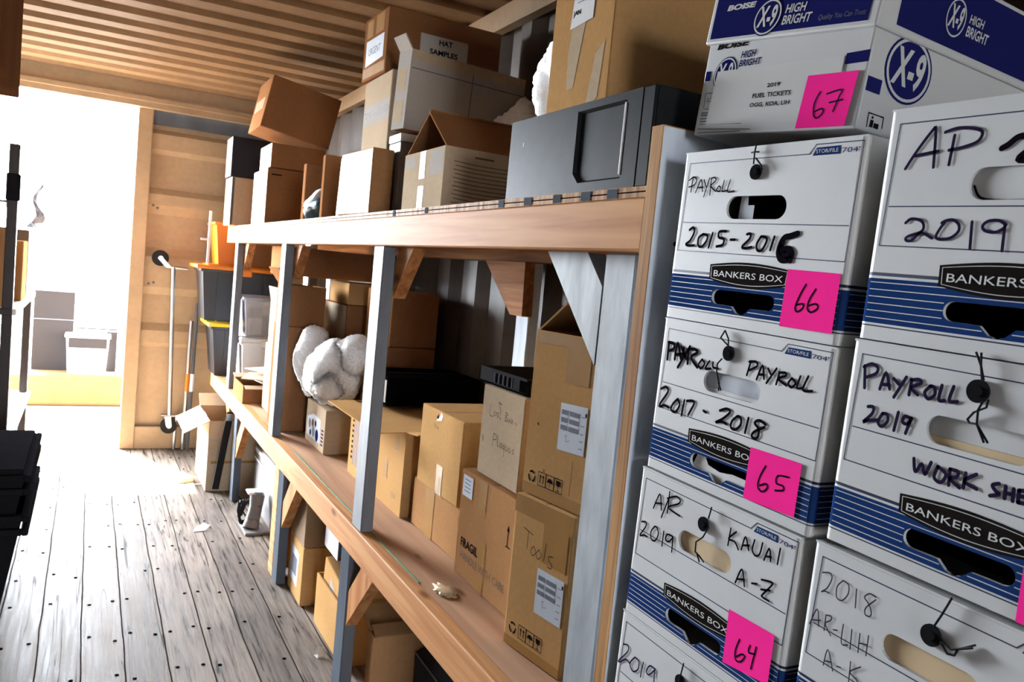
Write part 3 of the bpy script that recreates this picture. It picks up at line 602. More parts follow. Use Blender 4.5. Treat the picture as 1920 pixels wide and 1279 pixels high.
'x9 fine': [[(0.0118, 0.0611), (0.0281, 0.0601)], [(0.0146, 0.038), (0.0285, 0.0373)], [(0.0092, 0.0306), (0.027, 0.0298)], [(0.0109, 0.016), (0.095, 0.0139)], [(0.009, 0.0092), (0.1152, 0.0053)], [(0.011, 0.0022), (0.0955, 0.0002)]],
}

# ------------------------------------------------------------------ record storage boxes (front face: u from the far edge, v up, metres)
ID = Matrix(((0, 0, -1, 0), (-1, 0, 0, 0), (0, 1, 0, 0), (0, 0, 0, 1)))   # face frame with its origin at the far lower corner
def arc(cx, cy, r, a0, a1, n=10): return [(cx + r * math.cos(R(a0 + (a1 - a0) * i / n)), cy + r * math.sin(R(a0 + (a1 - a0) * i / n))) for i in range(n + 1)]
def stadium(u0, u1, v0, v1):
    r = (v1 - v0) / 2; c = (v0 + v1) / 2
    return arc(u0 + r, c, r, 90, 270) + arc(u1 - r, c, r, -90, 90)
def low_hole(k):
    r = .0098; c = .0378 * k
    return arc(.1055, c, r, 90, 270) + [(.135, .0276 * k), (.1445, .0196 * k)] + arc(.1525, .0226 * k, .0055, 225, 315, 5) + [(.1605, .0196 * k), (.170, .0276 * k)] + arc(.2005, c, r, -90, 90)
def logo(k):
    top = [(.085 + .144 * i / 12, (.0806 + .0055 * math.sin(math.pi * i / 12)) * k) for i in range(13)]
    bot = [(.0862 + .1416 * i / 12, (.0606 - .0075 * math.sin(math.pi * i / 12)) * k) for i in range(13)]
    return bot + top[::-1]
def shrink(lp, d):
    cx = sum(p[0] for p in lp) / len(lp); cy = sum(p[1] for p in lp) / len(lp)
    mu = max(abs(p[0] - cx) for p in lp); mv = max(abs(p[1] - cy) for p in lp)
    return [(cx + (x - cx) * (1 - d / mu), cy + (y - cy) * (1 - d / mv)) for x, y in lp]
W = .314
def bankers(label, O, th, h, texts=(), pink=None, num=(), string=(), button=None, fill=None, low=None, corner=True, extra=None, depth=.585, frame2=True, code=True):
    k = h / .234
    t = thing('storage_box', label, 'box', O, (R(th), 0, 0), 'white record storage boxes stacked by the end panel')
    b = MB(); T = ID; r = .007; hk = lambda lp: [(u, v * k) for u, v in lp]
    hole = hk(stadium(.1017, .2085, .1423, .1724)); lo = low_hole(k)
    b.poly([[(r, 0), (W - r, 0), (W - r, h), (r, h)], hole, lo], WHITE, 0, T, .004)
    zb = [0, .0138 * k, .0152 * k, .0174 * k, .0635 * k, .0661 * k, .0696 * k, h]; zm = [WHITE2, DKLINE, WHITE2, BLUE, WHITE2, DKLINE, WHITE2]
    for side in (0, 1):                     # rounded upright edges and side panels carry the same printed band
        for i in range(4):
            a0, a1 = R(90 * i / 4), R(90 * (i + 1) / 4)
            def pt(a, v):
                u = r - r * math.sin(a); w = -r + r * math.cos(a)
                return (u if side == 0 else W - u, v, w)
            for (v0, v1), mm in zip(zip(zb, zb[1:]), zm):
                q = [pt(a0, v0), pt(a0, v1), pt(a1, v1), pt(a1, v0)]
                b.add(q, [(0, 1, 2, 3) if side == 0 else (3, 2, 1, 0)][:1], mm, T, True)
        u = 0 if side == 0 else W
        for (v0, v1), mm in zip(zip(zb, zb[1:]), zm):
            b.add([(u, v0, -r), (u, v1, -r), (u, v1, -depth), (u, v0, -depth)], [(0, 1, 2, 3) if side == 0 else (3, 2, 1, 0)], mm if v0 < .07 * k else WHITE, T)
        for j in range(6):
            v = (.0225 + j * .0073) * k
            uu = -.0002 if side == 0 else W + .0002
            b.add([(uu, v, -r), (uu, v + .0008, -r), (uu, v + .0008, -depth), (uu, v, -depth)], [(0, 1, 2, 3) if side == 0 else (3, 2, 1, 0)], WHITE2, T)
    b.box(0, W, 0, .004, -depth, -.004, WHITE, T); b.box(0, W, 0, h, -depth, -depth + .004, WHITE, T)
    # printed band, lines, frame
    lowcut = [lo]
    b.poly([[(r, .0174 * k), (W - r, .0174 * k), (W - r, .0635 * k), (r, .0635 * k)], lo], BLUE, .0002, T)
    for v0, v1 in ((.0138, .0152), (.0661, .0696)): b.rect(r, v0 * k, W - r, v1 * k, DKLINE, .0002, T)
    cuts = sorted([.0955, .2105])
    for j in range(6):
        v = (.0225 + j * .0073) * k
        if v - .001 < .048 * k: segs = [(r, .0955), (.2105, W - r)] if v > .0275 * k else [(r, .138), (.167, W - r)]
        else: segs = [(r, W - r)]
        for a0, a1 in segs: b.rect(a0, v, a1, v + .0008, WHITE2, .0004, T)
    F = hk([(.0145, .2206), (.2335, .2196), (.2425, .2303), (.3105, .2298), (.3075, .0950), (.0105, .0972)])
    lw = .0013
    for p, q in zip(F, F[1:] + F[:1]): b.stroke([p, q], lw, DKLINE, .0003, T, curve=False)
    b.stroke(hk([(.0155, .1372), (.3055, .1355)]), lw, DKLINE, .0003, T, curve=False)
    if code:
        b.quad(hk([(.2385, .2172), (.2790, .2172), (.2785, .2268), (.2437, .2264)]), BLUE, .0003, T)
        b.text('STOR/FILE', .2435, .2198 * k, .2760, .2242 * k, WHITE2, .0006, T)
        b.text('704', .2815, .2180 * k, .3035, .2236 * k, NAVY, .0006, T); b.rect(.3045, .2222 * k, .3065, .2236 * k, NAVY, .0006, T)
    L = logo(k)
    b.poly([L], PRINT, .0006, T)
    S = shrink(L, .0032); S2 = shrink(L, .0039)
    b.poly([S, S2], WHITE2, .0008, T)
    b.text('BANKERS BOX', .0945, .0650 * k, .2195, .0732 * k, WHITE2, .0010, T)
    for strokes, wd, mm in texts:
        for s in strokes: b.stroke(s, wd, mm, .0009, T)
    if extra: extra(b, T, k)
    b.build('box_body', t)
    lb = MB(); lb.box(.001, W - .001, h, h + .0025, -depth, -.001, WHITE, T); lb.build('lid_flap', t)
    if fill:
        fb = MB(); fill(fb, T, k); fb.build('inner_flap', t)
    if low:
        fb = MB(); low(fb, T, k); fb.build('inner_paper', t)
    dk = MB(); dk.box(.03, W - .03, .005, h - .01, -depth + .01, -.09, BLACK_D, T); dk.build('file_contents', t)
    if pink:
        pb = MB(); pb.quad(pink, PINK, .0016, T)
        for s in num: pb.stroke(s, .0022, INK, .0019, T)
        pb.build('pink_label', t)['label'] = 'hot pink sticker with a handwritten number'
    if button:
        (cu, cv), rr = button
        sb = MB(); sb.cyl((cu, cv, .001), (cu, cv, .0035), rr, BLACKP, 22, T=T); sb.cyl((cu, cv, .0035), (cu, cv, .0052), rr * .45, BLACKP, 14, T=T)
        o = sb.build('string_button', t)
    if string:
        sb = MB()
        for s in string:
            P = [(u, v, .0035 + .0015 * math.sin(i * 1.3)) for i, (u, v) in enumerate(s)]
            sb.tube(P, .0011, STRING, 6, T)
        sb.build('tie_string', t)
    return t
def flap_board(m, v0=.13, v1=.19, w=-.0046, split=None, m2=None):
    def f(b, T, k):
        if split: b.box(.08, .23, v0 * k, split * k, w - .002, w, m2, T); b.box(.08, .23, split * k, v1 * k, w - .004, w - .002, m, T)
        else: b.box(.08, .23, v0 * k, v1 * k, w - .002, w, m, T)
    return f
def folder66(b, T, k): b.add([(u, v, -.0065) for u, v in ((.1185, .136), (.1465, .136), (.1465, .1610), (.1350, .1610), (.1335, .176), (.1215, .176))], [(0, 1, 2, 3, 4, 5)], PAPER_B, T)
def low65(b, T, k): b.poly([[(.094, .02 * k), (.106, .05 * k), (.118, .05 * k), (.128, .037 * k), (.152, .033 * k), (.175, .037 * k), (.215, .036 * k), (.215, .017 * k), (.15, .014 * k)]], PAPER, -.0046, T)
b66 = bankers('white storage box 2015-2016, topmost record box of the left stack, pink label 66', (.75, .954, 1.330), 1.5, .234,
    [(D['66 payroll'], .0019, INK), (D['66 years'], .0037, INK), (D['66 six'], .0078, INK)],
    [(.2262, .0821), (.3062, .0813), (.3050, .0128), (.2249, .0122)], D['66 num'], D['66 string'], ((.1500, .2022), .0098), folder66)
b65 = bankers('white storage box 2017-2018 in the left stack, pink label 65', (.75, .960, 1.106), 1.5, .220,
    [(D['65 bold'], .0046, INK), (D['65 payroll'], .0032, INK), (D['65 years'], .0038, INK)],
    [(.2065, .0800), (.2905, .0815), (.2895, .0160), (.2050, .0135)], D['65 num'], D['65 string'], ((.1451, .1903), .0100), flap_board(PAPER_B, split=.148, m2=WHITE), low65)
b64 = bankers('white storage box Kauai A-Z in the left stack, pink label 64', (.75, .975, .878), 1.5, .222,
    [(D['64 text'], .0026, INK)], [(.2170, .0955), (.2957, .0975), (.2958, .0345), (.2180, .0245)], D['64 num'], D['64 string'], ((.1499, .1851), .0098), flap_board(MANILA), code=True)
b63 = bankers('white storage box marked 2019 below label 64, bottom edge of the picture', (.75, .985, .652), 1.5, .222,
    [(D['63 text'], .0024, INK_P)], string=D['63 string'], button=((.150, .185), .0098), fill=flap_board(MANILA))
def ap_arc(b, T, k): b.stroke([(.1045, .162), (.112, .151), (.13, .1478), (.16, .1478), (.20, .149)], .0024, INK, -.0042, T)
ap = bankers('white storage box AP 2019, topmost record box of the right stack', (.75, .615, 1.335), 1.5, .243,
    [(D['ap text'], .0034, INK_P), (D['ap thick'], .0060, INK), (D['ap year'], .0032, INK_P)], fill=lambda b, T, k: (flap_board(WHITE)(b, T, k), ap_arc(b, T, k)))
pw = bankers('white storage box Payroll 2019 work sheets, second in the right stack', (.75, .625, 1.106), 1.5, .225,
    [(D['pw text'], .0038, INK_P)], [(.2162, .052), (.300, .052), (.300, -.0), (.2170, .0)], (), D['pw string'], ((.1495, .1966), .0112), flap_board(WHITE, split=.150, m2=MANILA))
lih = bankers('white storage box 2018 AR-LIH A-K, lowest of the right stack in view', (.75, .643, .878), 1.5, .219,
    [(D['lih text'], .0016, INK_T)], string=D['lih string'], button=((.1548, .1801), .0108), fill=flap_board(MANILA))
for nm, yy, zz, hh, lab in (('a', .655, .652, .222, 'white storage box under the 2018 AR-LIH box, below the picture'), ('b', .990, .434, .214, 'white storage box on the second level of the left stack, below the picture'), ('c', .660, .434, .214, 'white storage box on the second level of the right stack, below the picture'),
        ('d', .994, .217, .214, 'white storage box on the first level of the left stack, below the picture'), ('e', .664, .217, .214, 'white storage box on the first level of the right stack, below the picture'), ('f', .998, .009, .205, 'white storage box on the floor at the foot of the left stack'), ('g', .668, .009, .205, 'white storage box on the floor at the foot of the right stack')):
    bankers(lab, (.75, yy, zz), 1.5, hh)

# ------------------------------------------------------------------ paper carton on the left stack
t = thing('paper_carton', 'white and navy paper carton of 2019 fuel tickets with pink label 67', 'box', (.786, .980, 1.601), Matrix(((1,0,0),(0,1,0),(0,0,1))).to_euler())
t.rotation_euler = (Matrix.Rotation(R(2.5), 3, 'Z') @ Matrix.Rotation(R(2.2), 3, 'Y') @ Matrix.Rotation(R(4.3), 3, 'X')).to_euler()
b = MB(); T = ID; WX = .286; HX = .205; DX = .43
b.rbox(-.0, WX, 0, HX, -DX, 0, WHITE, .003, 2, T=T)
SD = Matrix(((1, 0, 0, 0), (0, 0, -1, -WX), (0, 1, 0, 0), (0, 0, 0, 1)))
def roundel(b, T, cu, cv, ru, rv, w, fg, bgm, sh=0.0, ring=True):
    el = lambda s: [(cu + ru * s * math.cos(a) + sh * rv * s * math.sin(a), cv + rv * s * math.sin(a)) for a in [2 * math.pi * i / 32 for i in range(32)]]
    b.poly([el(1.0)], bgm, w, T); b.poly([el(.93), el(.84)], fg, w + .0003, T)
    b.text('X-9', cu - ru * .68, cv - rv * .54, cu + ru * .66, cv + rv * .62, fg, w + .0005, T, 0.03, .15)
b.text('BOISE', .018, .122, .0816, .1305, PRINT, .0005, T, .05, .15)
roundel(b, T, .044, .0865, .0225, .0235, .0005, WHITE, NAVY, .1)
b.text('HIGH', .070, .1050, .098, .1150, NAVY, .0005, T, .02, .15); b.text('BRIGHT', .069, .0934, .111, .1028, NAVY, .0005, T, .02, .15)
b.quad([(.2520, .0780), (.2855, .0785), (.2855, .0925), (.2518, .0915)], NAVY, .0005, T); b.quad([(.004, .079), (.0154, .0786), (.0150, .0924), (.004, .0929)], NAVY, .0005, T)
roundel(b, SD, .0730, .0850, .0450, .0400, .0006, WHITE, NAVY, .0)
b.rect(.0035, .046, .030, .063, NAVY, .0004, SD)
for q in ([(.018, .0225), (.019, .006)], [(.018, .0225), (.046, .0225)], [(.046, .0225), (.047, .010)]): b.stroke(q, .0014, PRINT, .0006, SD)
b.cyl((.0265, .0185, 0), (.0265, .0185, .0006), .0016, PRINT, 10, T=SD); b.rect(.0235, .007, .0295, .0155, PRINT, .0006, SD); b.rect(.031, .007, .040, .013, PRINT, .0006, SD)
for s in D['x9 fine']: b.stroke([(max(u, .006), max(v, .0035)) for u, v in s], .0011, PRINT_G, .0005, T)
for i in range(4): b.rect(.010, .0315 - i * .0042, .026, .0332 - i * .0042, PRINT_G, .0005, T)
b.stroke([(.0118, .0611), (.0128, .0385)], .0011, PRINT_G, .0005, T); b.text('2.2', .016, .048, .027, .0535, PRINT, .0005, T)
b.build('carton_body', t)
lb = MB(); lb.quad([(.0290, .0905), (.2500, .0885), (.2500, .0120), (.0236, .0150)], PAPER, .0012, T)
lb.text('2019', .1315, .0598, .1550, .0655, PRINT, .0016, T, .02); lb.text('FUEL TICKETS', .1085, .0470, .1762, .0532, PRINT, .0016, T, .02); lb.text('OGG, KOA, LIH', .1065, .0338, .1768, .0405, PRINT, .0016, T, .02)
lb.build('paper_label', t)
pb = MB(); pb.quad([(.2000, .0690), (.2765, .0685), (.2712, .0030), (.1955, .0025)], PINK, .0020, T)
for s in D['x9 num']: pb.stroke(s, .0021, INK_P, .0024, T)
pb.build('pink_label', t)
lid = MB(); LT = Matrix.Translation((0, 0, 0)) @ ID @ Matrix.Translation((-.004, .1310, .006)) @ Matrix.Rotation(R(-2.6), 4, 'Z')
LW = .294; LH = .092
lid.rbox(0, LW, 0, LH, -DX - .012, 0, WHITE, .003, 2, T=LT)
lid.quad([(.009, .007), (.281, .007), (.281, LH - .002), (.009, LH - .002)], NAVY, .0004, LT)
lid.text('BOISE', .033, .0440, .089, .0520, WHITE, .0009, LT, .05, .15)
roundel(lid, LT, .1160, .0275, .0250, .0245, .0008, WHITE, NAVY, .12)
lid.text('HIGH', .1460, .0290, .1810, .0405, WHITE, .0009, LT, .02, .15); lid.text('BRIGHT', .1440, .0145, .1935, .0265, WHITE, .0009, LT, .02, .15)
lid.text('Quality You Can Trust', .2050, .0125, .2760, .0210, PRINT_G, .0009, LT, 0, .2)
LS = LT @ Matrix(((0, 0, 1, LW), (0, 1, 0, 0), (-1, 0, 0, 0), (0, 0, 0, 1)))
lid.quad([(.034, .010), (DX - .01, .010), (DX - .01, LH - .006), (.030, LH - .006)], NAVY, .0004, LS)
roundel(lid, LS, .138, .0460, .0210, .0245, .0008, WHITE, NAVY, 0)
lid.text('HIGH', .165, .047, .196, .058, WHITE, .0009, LS, .02, .1); lid.text('BRIGHT', .164, .031, .212, .044, WHITE, .0009, LS, .02, .1)
lid.build('lid', t)

# ------------------------------------------------------------------ cartons on the lower deck
G_LO = 'cartons on the lower shelf deck'; G_TOP = 'cartons on the top of the shelf'; G_FL = 'cartons under the shelf'
ZL = .5705
def symbols(b, T, u, v, s):
    """recycling mark and three handling pictograms in boxes"""
    for k in range(3):
        a = R(90 + 120 * k)
        p = [(u + s * .5 + .42 * s * math.cos(a + d), v + s * .5 + .42 * s * math.sin(a + d)) for d in (R(-35), 0, R(35))]
        b.stroke(p, s * .17, PRINT, .0006, T, curve=False)
    x = u + s * 1.35
    for k in range(3):
        q = [(x, v), (x + s, v), (x + s, v + s * 1.1), (x, v + s * 1.1)]
        for p0, p1 in zip(q, q[1:] + q[:1]): b.stroke([p0, p1], s * .06, PRINT, .0006, T, curve=False)
        c = x + s / 2
        if k == 0:
            for dx in (-.2, .2):
                b.rect(c + dx * s - .05 * s, v + .2 * s, c + dx * s + .05 * s, v + .8 * s, PRINT, .0006, T)
                b.quad([(c + dx * s - .14 * s, v + .7 * s), (c + dx * s + .14 * s, v + .7 * s), (c + dx * s, v + .95 * s)], PRINT, .0006, T)
        if k == 1:
            b.poly([arc(c, v + .5 * s, .36 * s, 0, 180)], PRINT, .0006, T); b.rect(c - .03 * s, v + .15 * s, c + .03 * s, v + .6 * s, PRINT, .0006, T)
        if k == 2:
            b.quad([(c - .3 * s, v + .95 * s), (c - .25 * s, v + .6 * s), (c, v + .45 * s), (c + .25 * s, v + .6 * s), (c + .3 * s, v + .95 * s)][::-1], PRINT, .0006, T)
            b.rect(c - .03 * s, v + .15 * s, c + .03 * s, v + .5 * s, PRINT, .0006, T); b.rect(c - .2 * s, v + .1 * s, c + .2 * s, v + .17 * s, PRINT, .0006, T)
        x += s * 1.06
def shiplabel(b, T, u0, v0, u1, v1, cols=((.06, .30), (.36, .72)), rows=((.86, .76), (.70, .60), (.54, .44))):
    w, h = u1 - u0, v1 - v0
    for a, c in cols:
        for r1, r0 in rows: b.rect(u0 + a * w, v0 + r0 * h, u0 + c * w, v0 + r1 * h, PRINT_G, .0017, T)
    for r0 in (.8, .62, .45, .3, .15): b.rect(u0 + .80 * w, v0 + r0 * h, u0 + .93 * w, v0 + (r0 + .015) * h, PRINT_G, .0017, T)
    b.rect(u0 + .93 * w, v0 + .82 * h, u0 + .985 * w, v0 + .90 * h, PRINT, .0017, T)
    b.stroke([(u0 + .25 * w, v0 + .3 * h), (u0 + .32 * w, v0 + .35 * h), (u0 + .3 * w, v0 + .22 * h), (u0 + .45 * w, v0 + .25 * h)], .0008, INK_T, .0018, T)
def wr(strokes, ox, oy, s, ar=1.0): return [[(ox + x * s, oy + y * s * ar) for x, y in st] for st in strokes]
TOOLS = [[(0, 4), (2, 3.6)], [(1, 3.8), (1, 1.6)], [(2.3, 2.3), (1.8, 1.6), (2.3, 1.1), (2.8, 1.7), (2.3, 2.3)], [(3.4, 2.2), (2.9, 1.5), (3.4, 1.0), (3.9, 1.6), (3.4, 2.2)], [(4.7, 3.4), (4.5, 1.2)], [(6.2, 2.2), (5.4, 2.0), (5.5, 1.5), (6.1, 1.2), (6.0, .7), (5.3, .7)]]
def ink_l1(b, F, Nn, D_, L, h):
    for s in wr(TOOLS, .038, h - .135, .017): b.stroke(s, .0016, PRINT, .0012, F)
    symbols(b, F, .018, .030, .026)
carton('tall tan carton marked Tools, lower one of its stack beside the end post', (.871, 1.317), ZL, .198, .40, .335, 8, CARD_T, ink=ink_l1, group=G_LO,
       tape=(('f', .0, .295, .198, .334), ('f', .105, .215, .185, .296), ('f', .004, .002, .194, .022)),
       labels=(('f', [(.098, .105), (.186, .105), (.186, .200), (.098, .200)], PAPER_B, lambda b, T: shiplabel(b, T, .098, .105, .186, .2)),))
def ink_l2(b, F, Nn, D_, L, h):
    symbols(b, F, .018, .026, .026); b.stroke([(.035, .155), (.037, .152)], .004, PRINT, .0008, F)
    b.text('X', .066, .056, .075, .064, PRINT, .0008, F); b.stroke([(.158, .03), (.160, .10)], .002, CARD_IN, .0008, F)
carton('tall tan carton with a shipping label, standing on the Tools carton', (.884, 1.312), ZL + .338, .205, .40, .352, 8, CARD_T, top='open', ink=ink_l2, group=G_LO,
       flaps=(('a', -52, .10), ('b', 10, .045), ('n', -60, .14)), tape=(('f', .012, .326, .20, .350), ('f', .110, .255, .185, .327), ('f', .002, .0, .203, .024)),
       labels=(('f', [(.106, .115), (.190, .118), (.190, .215), (.106, .212)], PAPER_B, lambda b, T: shiplabel(b, T, .106, .115, .19, .213)),))
def ink_l3(b, F, Nn, D_, L, h):
    b.text('FRAGILE', .030, .082, .150, .106, PRINT, .0006, F, .02); b.text('HANDLE WITH CARE', .035, .050, .290, .070, PRINT_L, .0006, F)
    b.stroke([(.285, .21), (.285, .165)], .004, PRINT, .0006, F, curve=False); b.stroke([(.278, .163), (.30, .163)], .003, PRINT, .0006, F)
    b.quad([(.278, .20), (.292, .20), (.285, .215)], PRINT, .0006, F)
carton('brown carton printed FRAGILE beside the Tools cartons', (.903, 1.570), ZL, .358, .40, .282, 0, CARD, ink=ink_l3, group=G_LO,
       tape=(('f', .135, .0, .178, .045), ('f', .135, .07, .178, .13), ('f', .118, .205, .158, .281)),
       labels=(('f', [(.015, .215), (.075, .215), (.075, .270), (.015, .270)], PAPER_B, lambda b, T: [b.rect(.025, v, .062, v + .0025, PRINT_G, .0017, T) for v in (.228, .238, .248, .258)]),))
PLAQ1 = [[(0, 2), (-.3, .3), (1, .2)], [(1.6, 1.2), (1.2, .6), (1.7, .4), (2, 1.1), (2.2, .4)], [(2.9, 1.1), (2.4, .9), (2.8, .5), (2.4, .3)], [(3.4, 1.7), (3.3, .3), (3.7, .4)], [(5.2, 1.7), (5.1, .2)], [(5.1, 1.6), (5.8, 1.4), (5.3, 1), (6, .5), (5.1, .3)], [(6.4, 1), (6.4, .3), (6.9, .9), (7.1, .3), (7.5, .9), (7.6, .3)], [(8.3, .7), (8.8, .4)]]
PLAQ2 = [[(0, 2), (-.2, 0)], [(0, 2), (1, 1.8), (.9, 1.2), (0, 1)], [(1.5, 2), (1.5, .4), (2, .4)], [(2.7, 1.1), (2.2, .6), (2.6, .3), (2.9, 1), (3, .3)], [(3.8, 1.1), (3.3, .6), (3.7, .3), (3.9, 1), (3.8, -.8)], [(4.3, 1), (4.4, .3), (4.9, .4), (4.9, 1)], [(5.6, 1), (5.2, .6), (5.6, .2), (6, .7)], [(6.9, 1), (6.4, .8), (6.9, .5), (6.4, .2)]]
def ink_l4(b, F, Nn, D_, L, h):
    for s in wr(PLAQ1, .05, .155, .0165): b.stroke(s, .0012, PRINT, .0006, F)
    for s in wr(PLAQ2, .080, .085, .0165): b.stroke(s, .0013, PRINT, .0006, F)
    b.stroke([(.098, .20), (.102, .183)], .0016, PRINT, .0006, F); b.stroke([(.09, .198), (.112, .196)], .0014, PRINT, .0006, F)
    b.stroke([(.02, .10), (.021, .085)], .0025, PRINT, .0006, F)
carton('pale carton handwritten Plaques, on top of the FRAGILE carton', (.922, 1.655), ZL + .284, .228, .36, .232, 0, CARD_P, ink=ink_l4, group=G_LO)
t = thing('black_tray', 'black plastic document tray lying on the carton marked Plaques', 'tray', (1.08, 1.80, ZL + .519))
b = MB()
for q in ((-.15, .15, -.135, .135, 0, .006), (-.15, -.142, -.135, .135, 0, .040), (.142, .15, -.135, .135, 0, .04), (-.15, .15, -.135, -.127, 0, .04), (-.15, .15, .127, .135, 0, .04)): b.rbox(*q, TRAY, .0015, 1)
for i in range(9): b.box(-.1512, -.1498, .040 - i * .012, .046 - i * .012, .008, .032, BLACK_D if i % 2 else GREY_D)
b.box(-.1515, -.1498, -.125, -.095, .006, .034, BLACK_D); b.build('tray_body', t)
carton('plain brown carton with a tape strip, under the carton with the torn top label', (.934, 1.945), ZL, .400, .36, .150, 0, CARD, group=G_LO, tape=(('f', .105, .0, .175, .149),))
def ink_l5(b, F, Nn, D_, L, h):
    b.quad([(.115, .205), (.155, .212), (.165, .228), (.150, .236), (.140, .220)], PAPER, .0006, F); b.quad([(.118, .215), (.135, .214), (.132, .228)], PRINT, .0008, F)
    for s in wr([[(0, 1), (.5, 1.6), (.7, .6), (1.2, 1.4)], [(1.6, 1.3), (1.4, .7), (2, .8)], [(2.3, 1.2), (2.2, .5), (2.7, 1), (2.8, .3)]], .105, .178, .012): b.stroke(s, .0011, INK_T, .0008, F)
carton('battered carton with a torn top label, resting on a plain carton', (.922, 1.985), ZL + .153, .312, .36, .238, 0, CARD_T, ink=ink_l5, group=G_LO, tape=(('f', .150, .0, .195, .085, TAPE_C),))
def ink_l7(b, F, Nn, D_, L, h):
    for j in range(5):
        x = .055 + j * .02; b.rect(x, .04, x + .009, .24, PRINT_G, .0006, F)
    for j in range(9): b.rect(.03, .06 + j * .02, .048, .07 + j * .02, PRINT, .0006, F)
    for j in (0, 1):
        x = .515 + j * .022; b.rect(x, .215, x + .004, .25, PRINT_L, .0006, F); b.rect(x - .004, .205, x + .009, .209, PRINT_L, .0006, F)
    for j in range(3): b.rect(.50, .045 + j * .006, .55, .047 + j * .006, PRINT_L, .0006, F)
carton('long open carton with spread flaps behind the third shelf post', (.914, 2.395), ZL, .600, .33, .276, 0, CARD_T, top='open', ink=ink_l7, group=G_LO,
       flaps=(('f', 92, .10), ('n', 84, .085), ('b', -91.5, .31)), tape=(('f', .415, .09, .45, .15),))
def ink_l8(b, F, Nn, D_, L, h):
    b.rect(.012, .012, L - .012, h - .012, CARD_G, .0004, F); b.text('FRONTIER', .05, .060, .2, .075, PRINT_G, .0008, F)
    for j in range(3): b.rect(.04, .022 + j * .009, .24, .025 + j * .009, PRINT_G, .0008, F)
carton('flat black carton lying across the long open carton', (.98, 2.80), ZL + .288, .30, .375, .106, 0, BLACK_D, ink=ink_l8, group=G_LO)
def ink_l12(b, F, Nn, D_, L, h):
    b.quad([(.03, .03), (.25, .03), (.25, .13), (.12, .135), (.03, .11)], PAPER_B, .0005, F)
    for (u, v, r_, mm) in ((.07, .085, .022, PRINT_G), (.12, .095, .018, CARD_IN), (.14, .06, .024, TEAL), (.2, .055, .026, NAVY), (.09, .048, .014, PRINT), (.17, .10, .014, PRINT)):
        b.poly([arc(u, v, r_, 0, 345, 12)], mm, .0008, F)
    for j in range(5): b.rect(.27, .03 + j * .015, .305, .037 + j * .015, NAVY, .0007, F)
carton('small carton with a printed product picture, under the bubble wrap', (.886, 3.255), ZL, .322, .19, .184, 0, CARD_P, ink=ink_l12, group=G_LO)
carton('tall narrow brown carton behind the second shelf post', (.795, 3.72), ZL, .26, .175, .484, 0, CARD_B, group=G_LO)
carton('open brown carton on the tall narrow carton behind the second post', (.80, 3.725), ZL + .486, .25, .17, .185, 0, CARD_B, top='open', group=G_LO, flaps=(('f', 35, .09),))
carton('brown carton, upper of a pair in the dark corner behind the flat black carton', (1.098, 3.16), ZL + .470, .34, .205, .228, 0, CARD_B, group=G_LO)
carton('brown carton, lower of a pair in the dark corner behind the flat black carton', (1.098, 3.16), ZL, .34, .205, .468, 0, CARD_B, group=G_LO)
STRIPE = mat('pale_striped_carton', rgb(222, 204, 172), .8, .2, .12, 3.0, (1, 14, .2))
carton('brown carton at the bottom of the stack behind the bubble wrap', (1.05, 3.64), ZL, .44, .24, .300, 0, CARD_B, group=G_LO)
carton('carton with a pale striped side, in the stack behind the bubble wrap', (1.05, 3.64), ZL + .302, .44, .24, .302, 0, CARD_B, ink=lambda b, F, Nn, D_, L, h: [b.rect(.0 + .01, .0 + .004, L - .01, h - .004, STRIPE, .0005, F), b.rect(.20, .004, .204, h - .004, PRINT_L, .0007, F)], group=G_LO)
carton('brown carton third up the stack behind the bubble wrap', (1.05, 3.64), ZL + .606, .32, .24, .100, 0, CARD_T, group=G_LO)
carton('wide dark brown carton tucked up under the top deck behind the second post', (.82, 3.99), ZL + .708, .30, .48, .140, 0, CARD_B, group=G_LO)
carton('carton standing on edge beside the white bins, lit by the doorway', (.835, 4.02), ZL, .33, .20, .345, 0, CARD_P, ink=lambda b, F, Nn, D_, L, h: [b.rect(.02 + i * .07, .01, .03 + i * .07, h - .01, CARD_T, .0005, F) for i in range(4)], group=G_LO)
carton('small carton on the edge-standing carton beside the clear bin', (.845, 4.05), ZL + .347, .30, .19, .215, 0, CARD_P, top='open', group=G_LO, flaps=(('f', 12, .08), ('n', -40, .08)))
ob = carton('low open carton full of papers near the first shelf post', (.752, 4.44), ZL, .32, .30, .095, 0, CARD_B, top='open', group=G_LO, flaps=(('n', 100, .055), ('a', 80, .08)), flap_m=CARD_P)
for i, (dx, dy, rz, tl, mm, lab) in enumerate(((.02, .02, 12, 3, PAPER, 'lowest'), (-.03, -.03, -20, 2, MANILA, 'middle'), (.03, .01, 34, 4, PAPER, 'topmost'))):
    b = MB(); c8 = []
    for s2 in (0, .004): c8 += [(-.09, -.12, s2), (.09, -.12, s2 + .004), (.09, .12, s2 + .012), (-.09, .12, s2)]
    b.hexa(c8, mm); o = b.build('paper_sheets')
    o.location = (.90 + dx, 4.60 + dy, ZL + .1 + i * .024); o.rotation_euler = (R(tl * .5), R(tl), R(rz))
    tag(o, f'loose bundle of papers, {lab} of three in the low open carton', 'papers', 'papers in the low open carton')
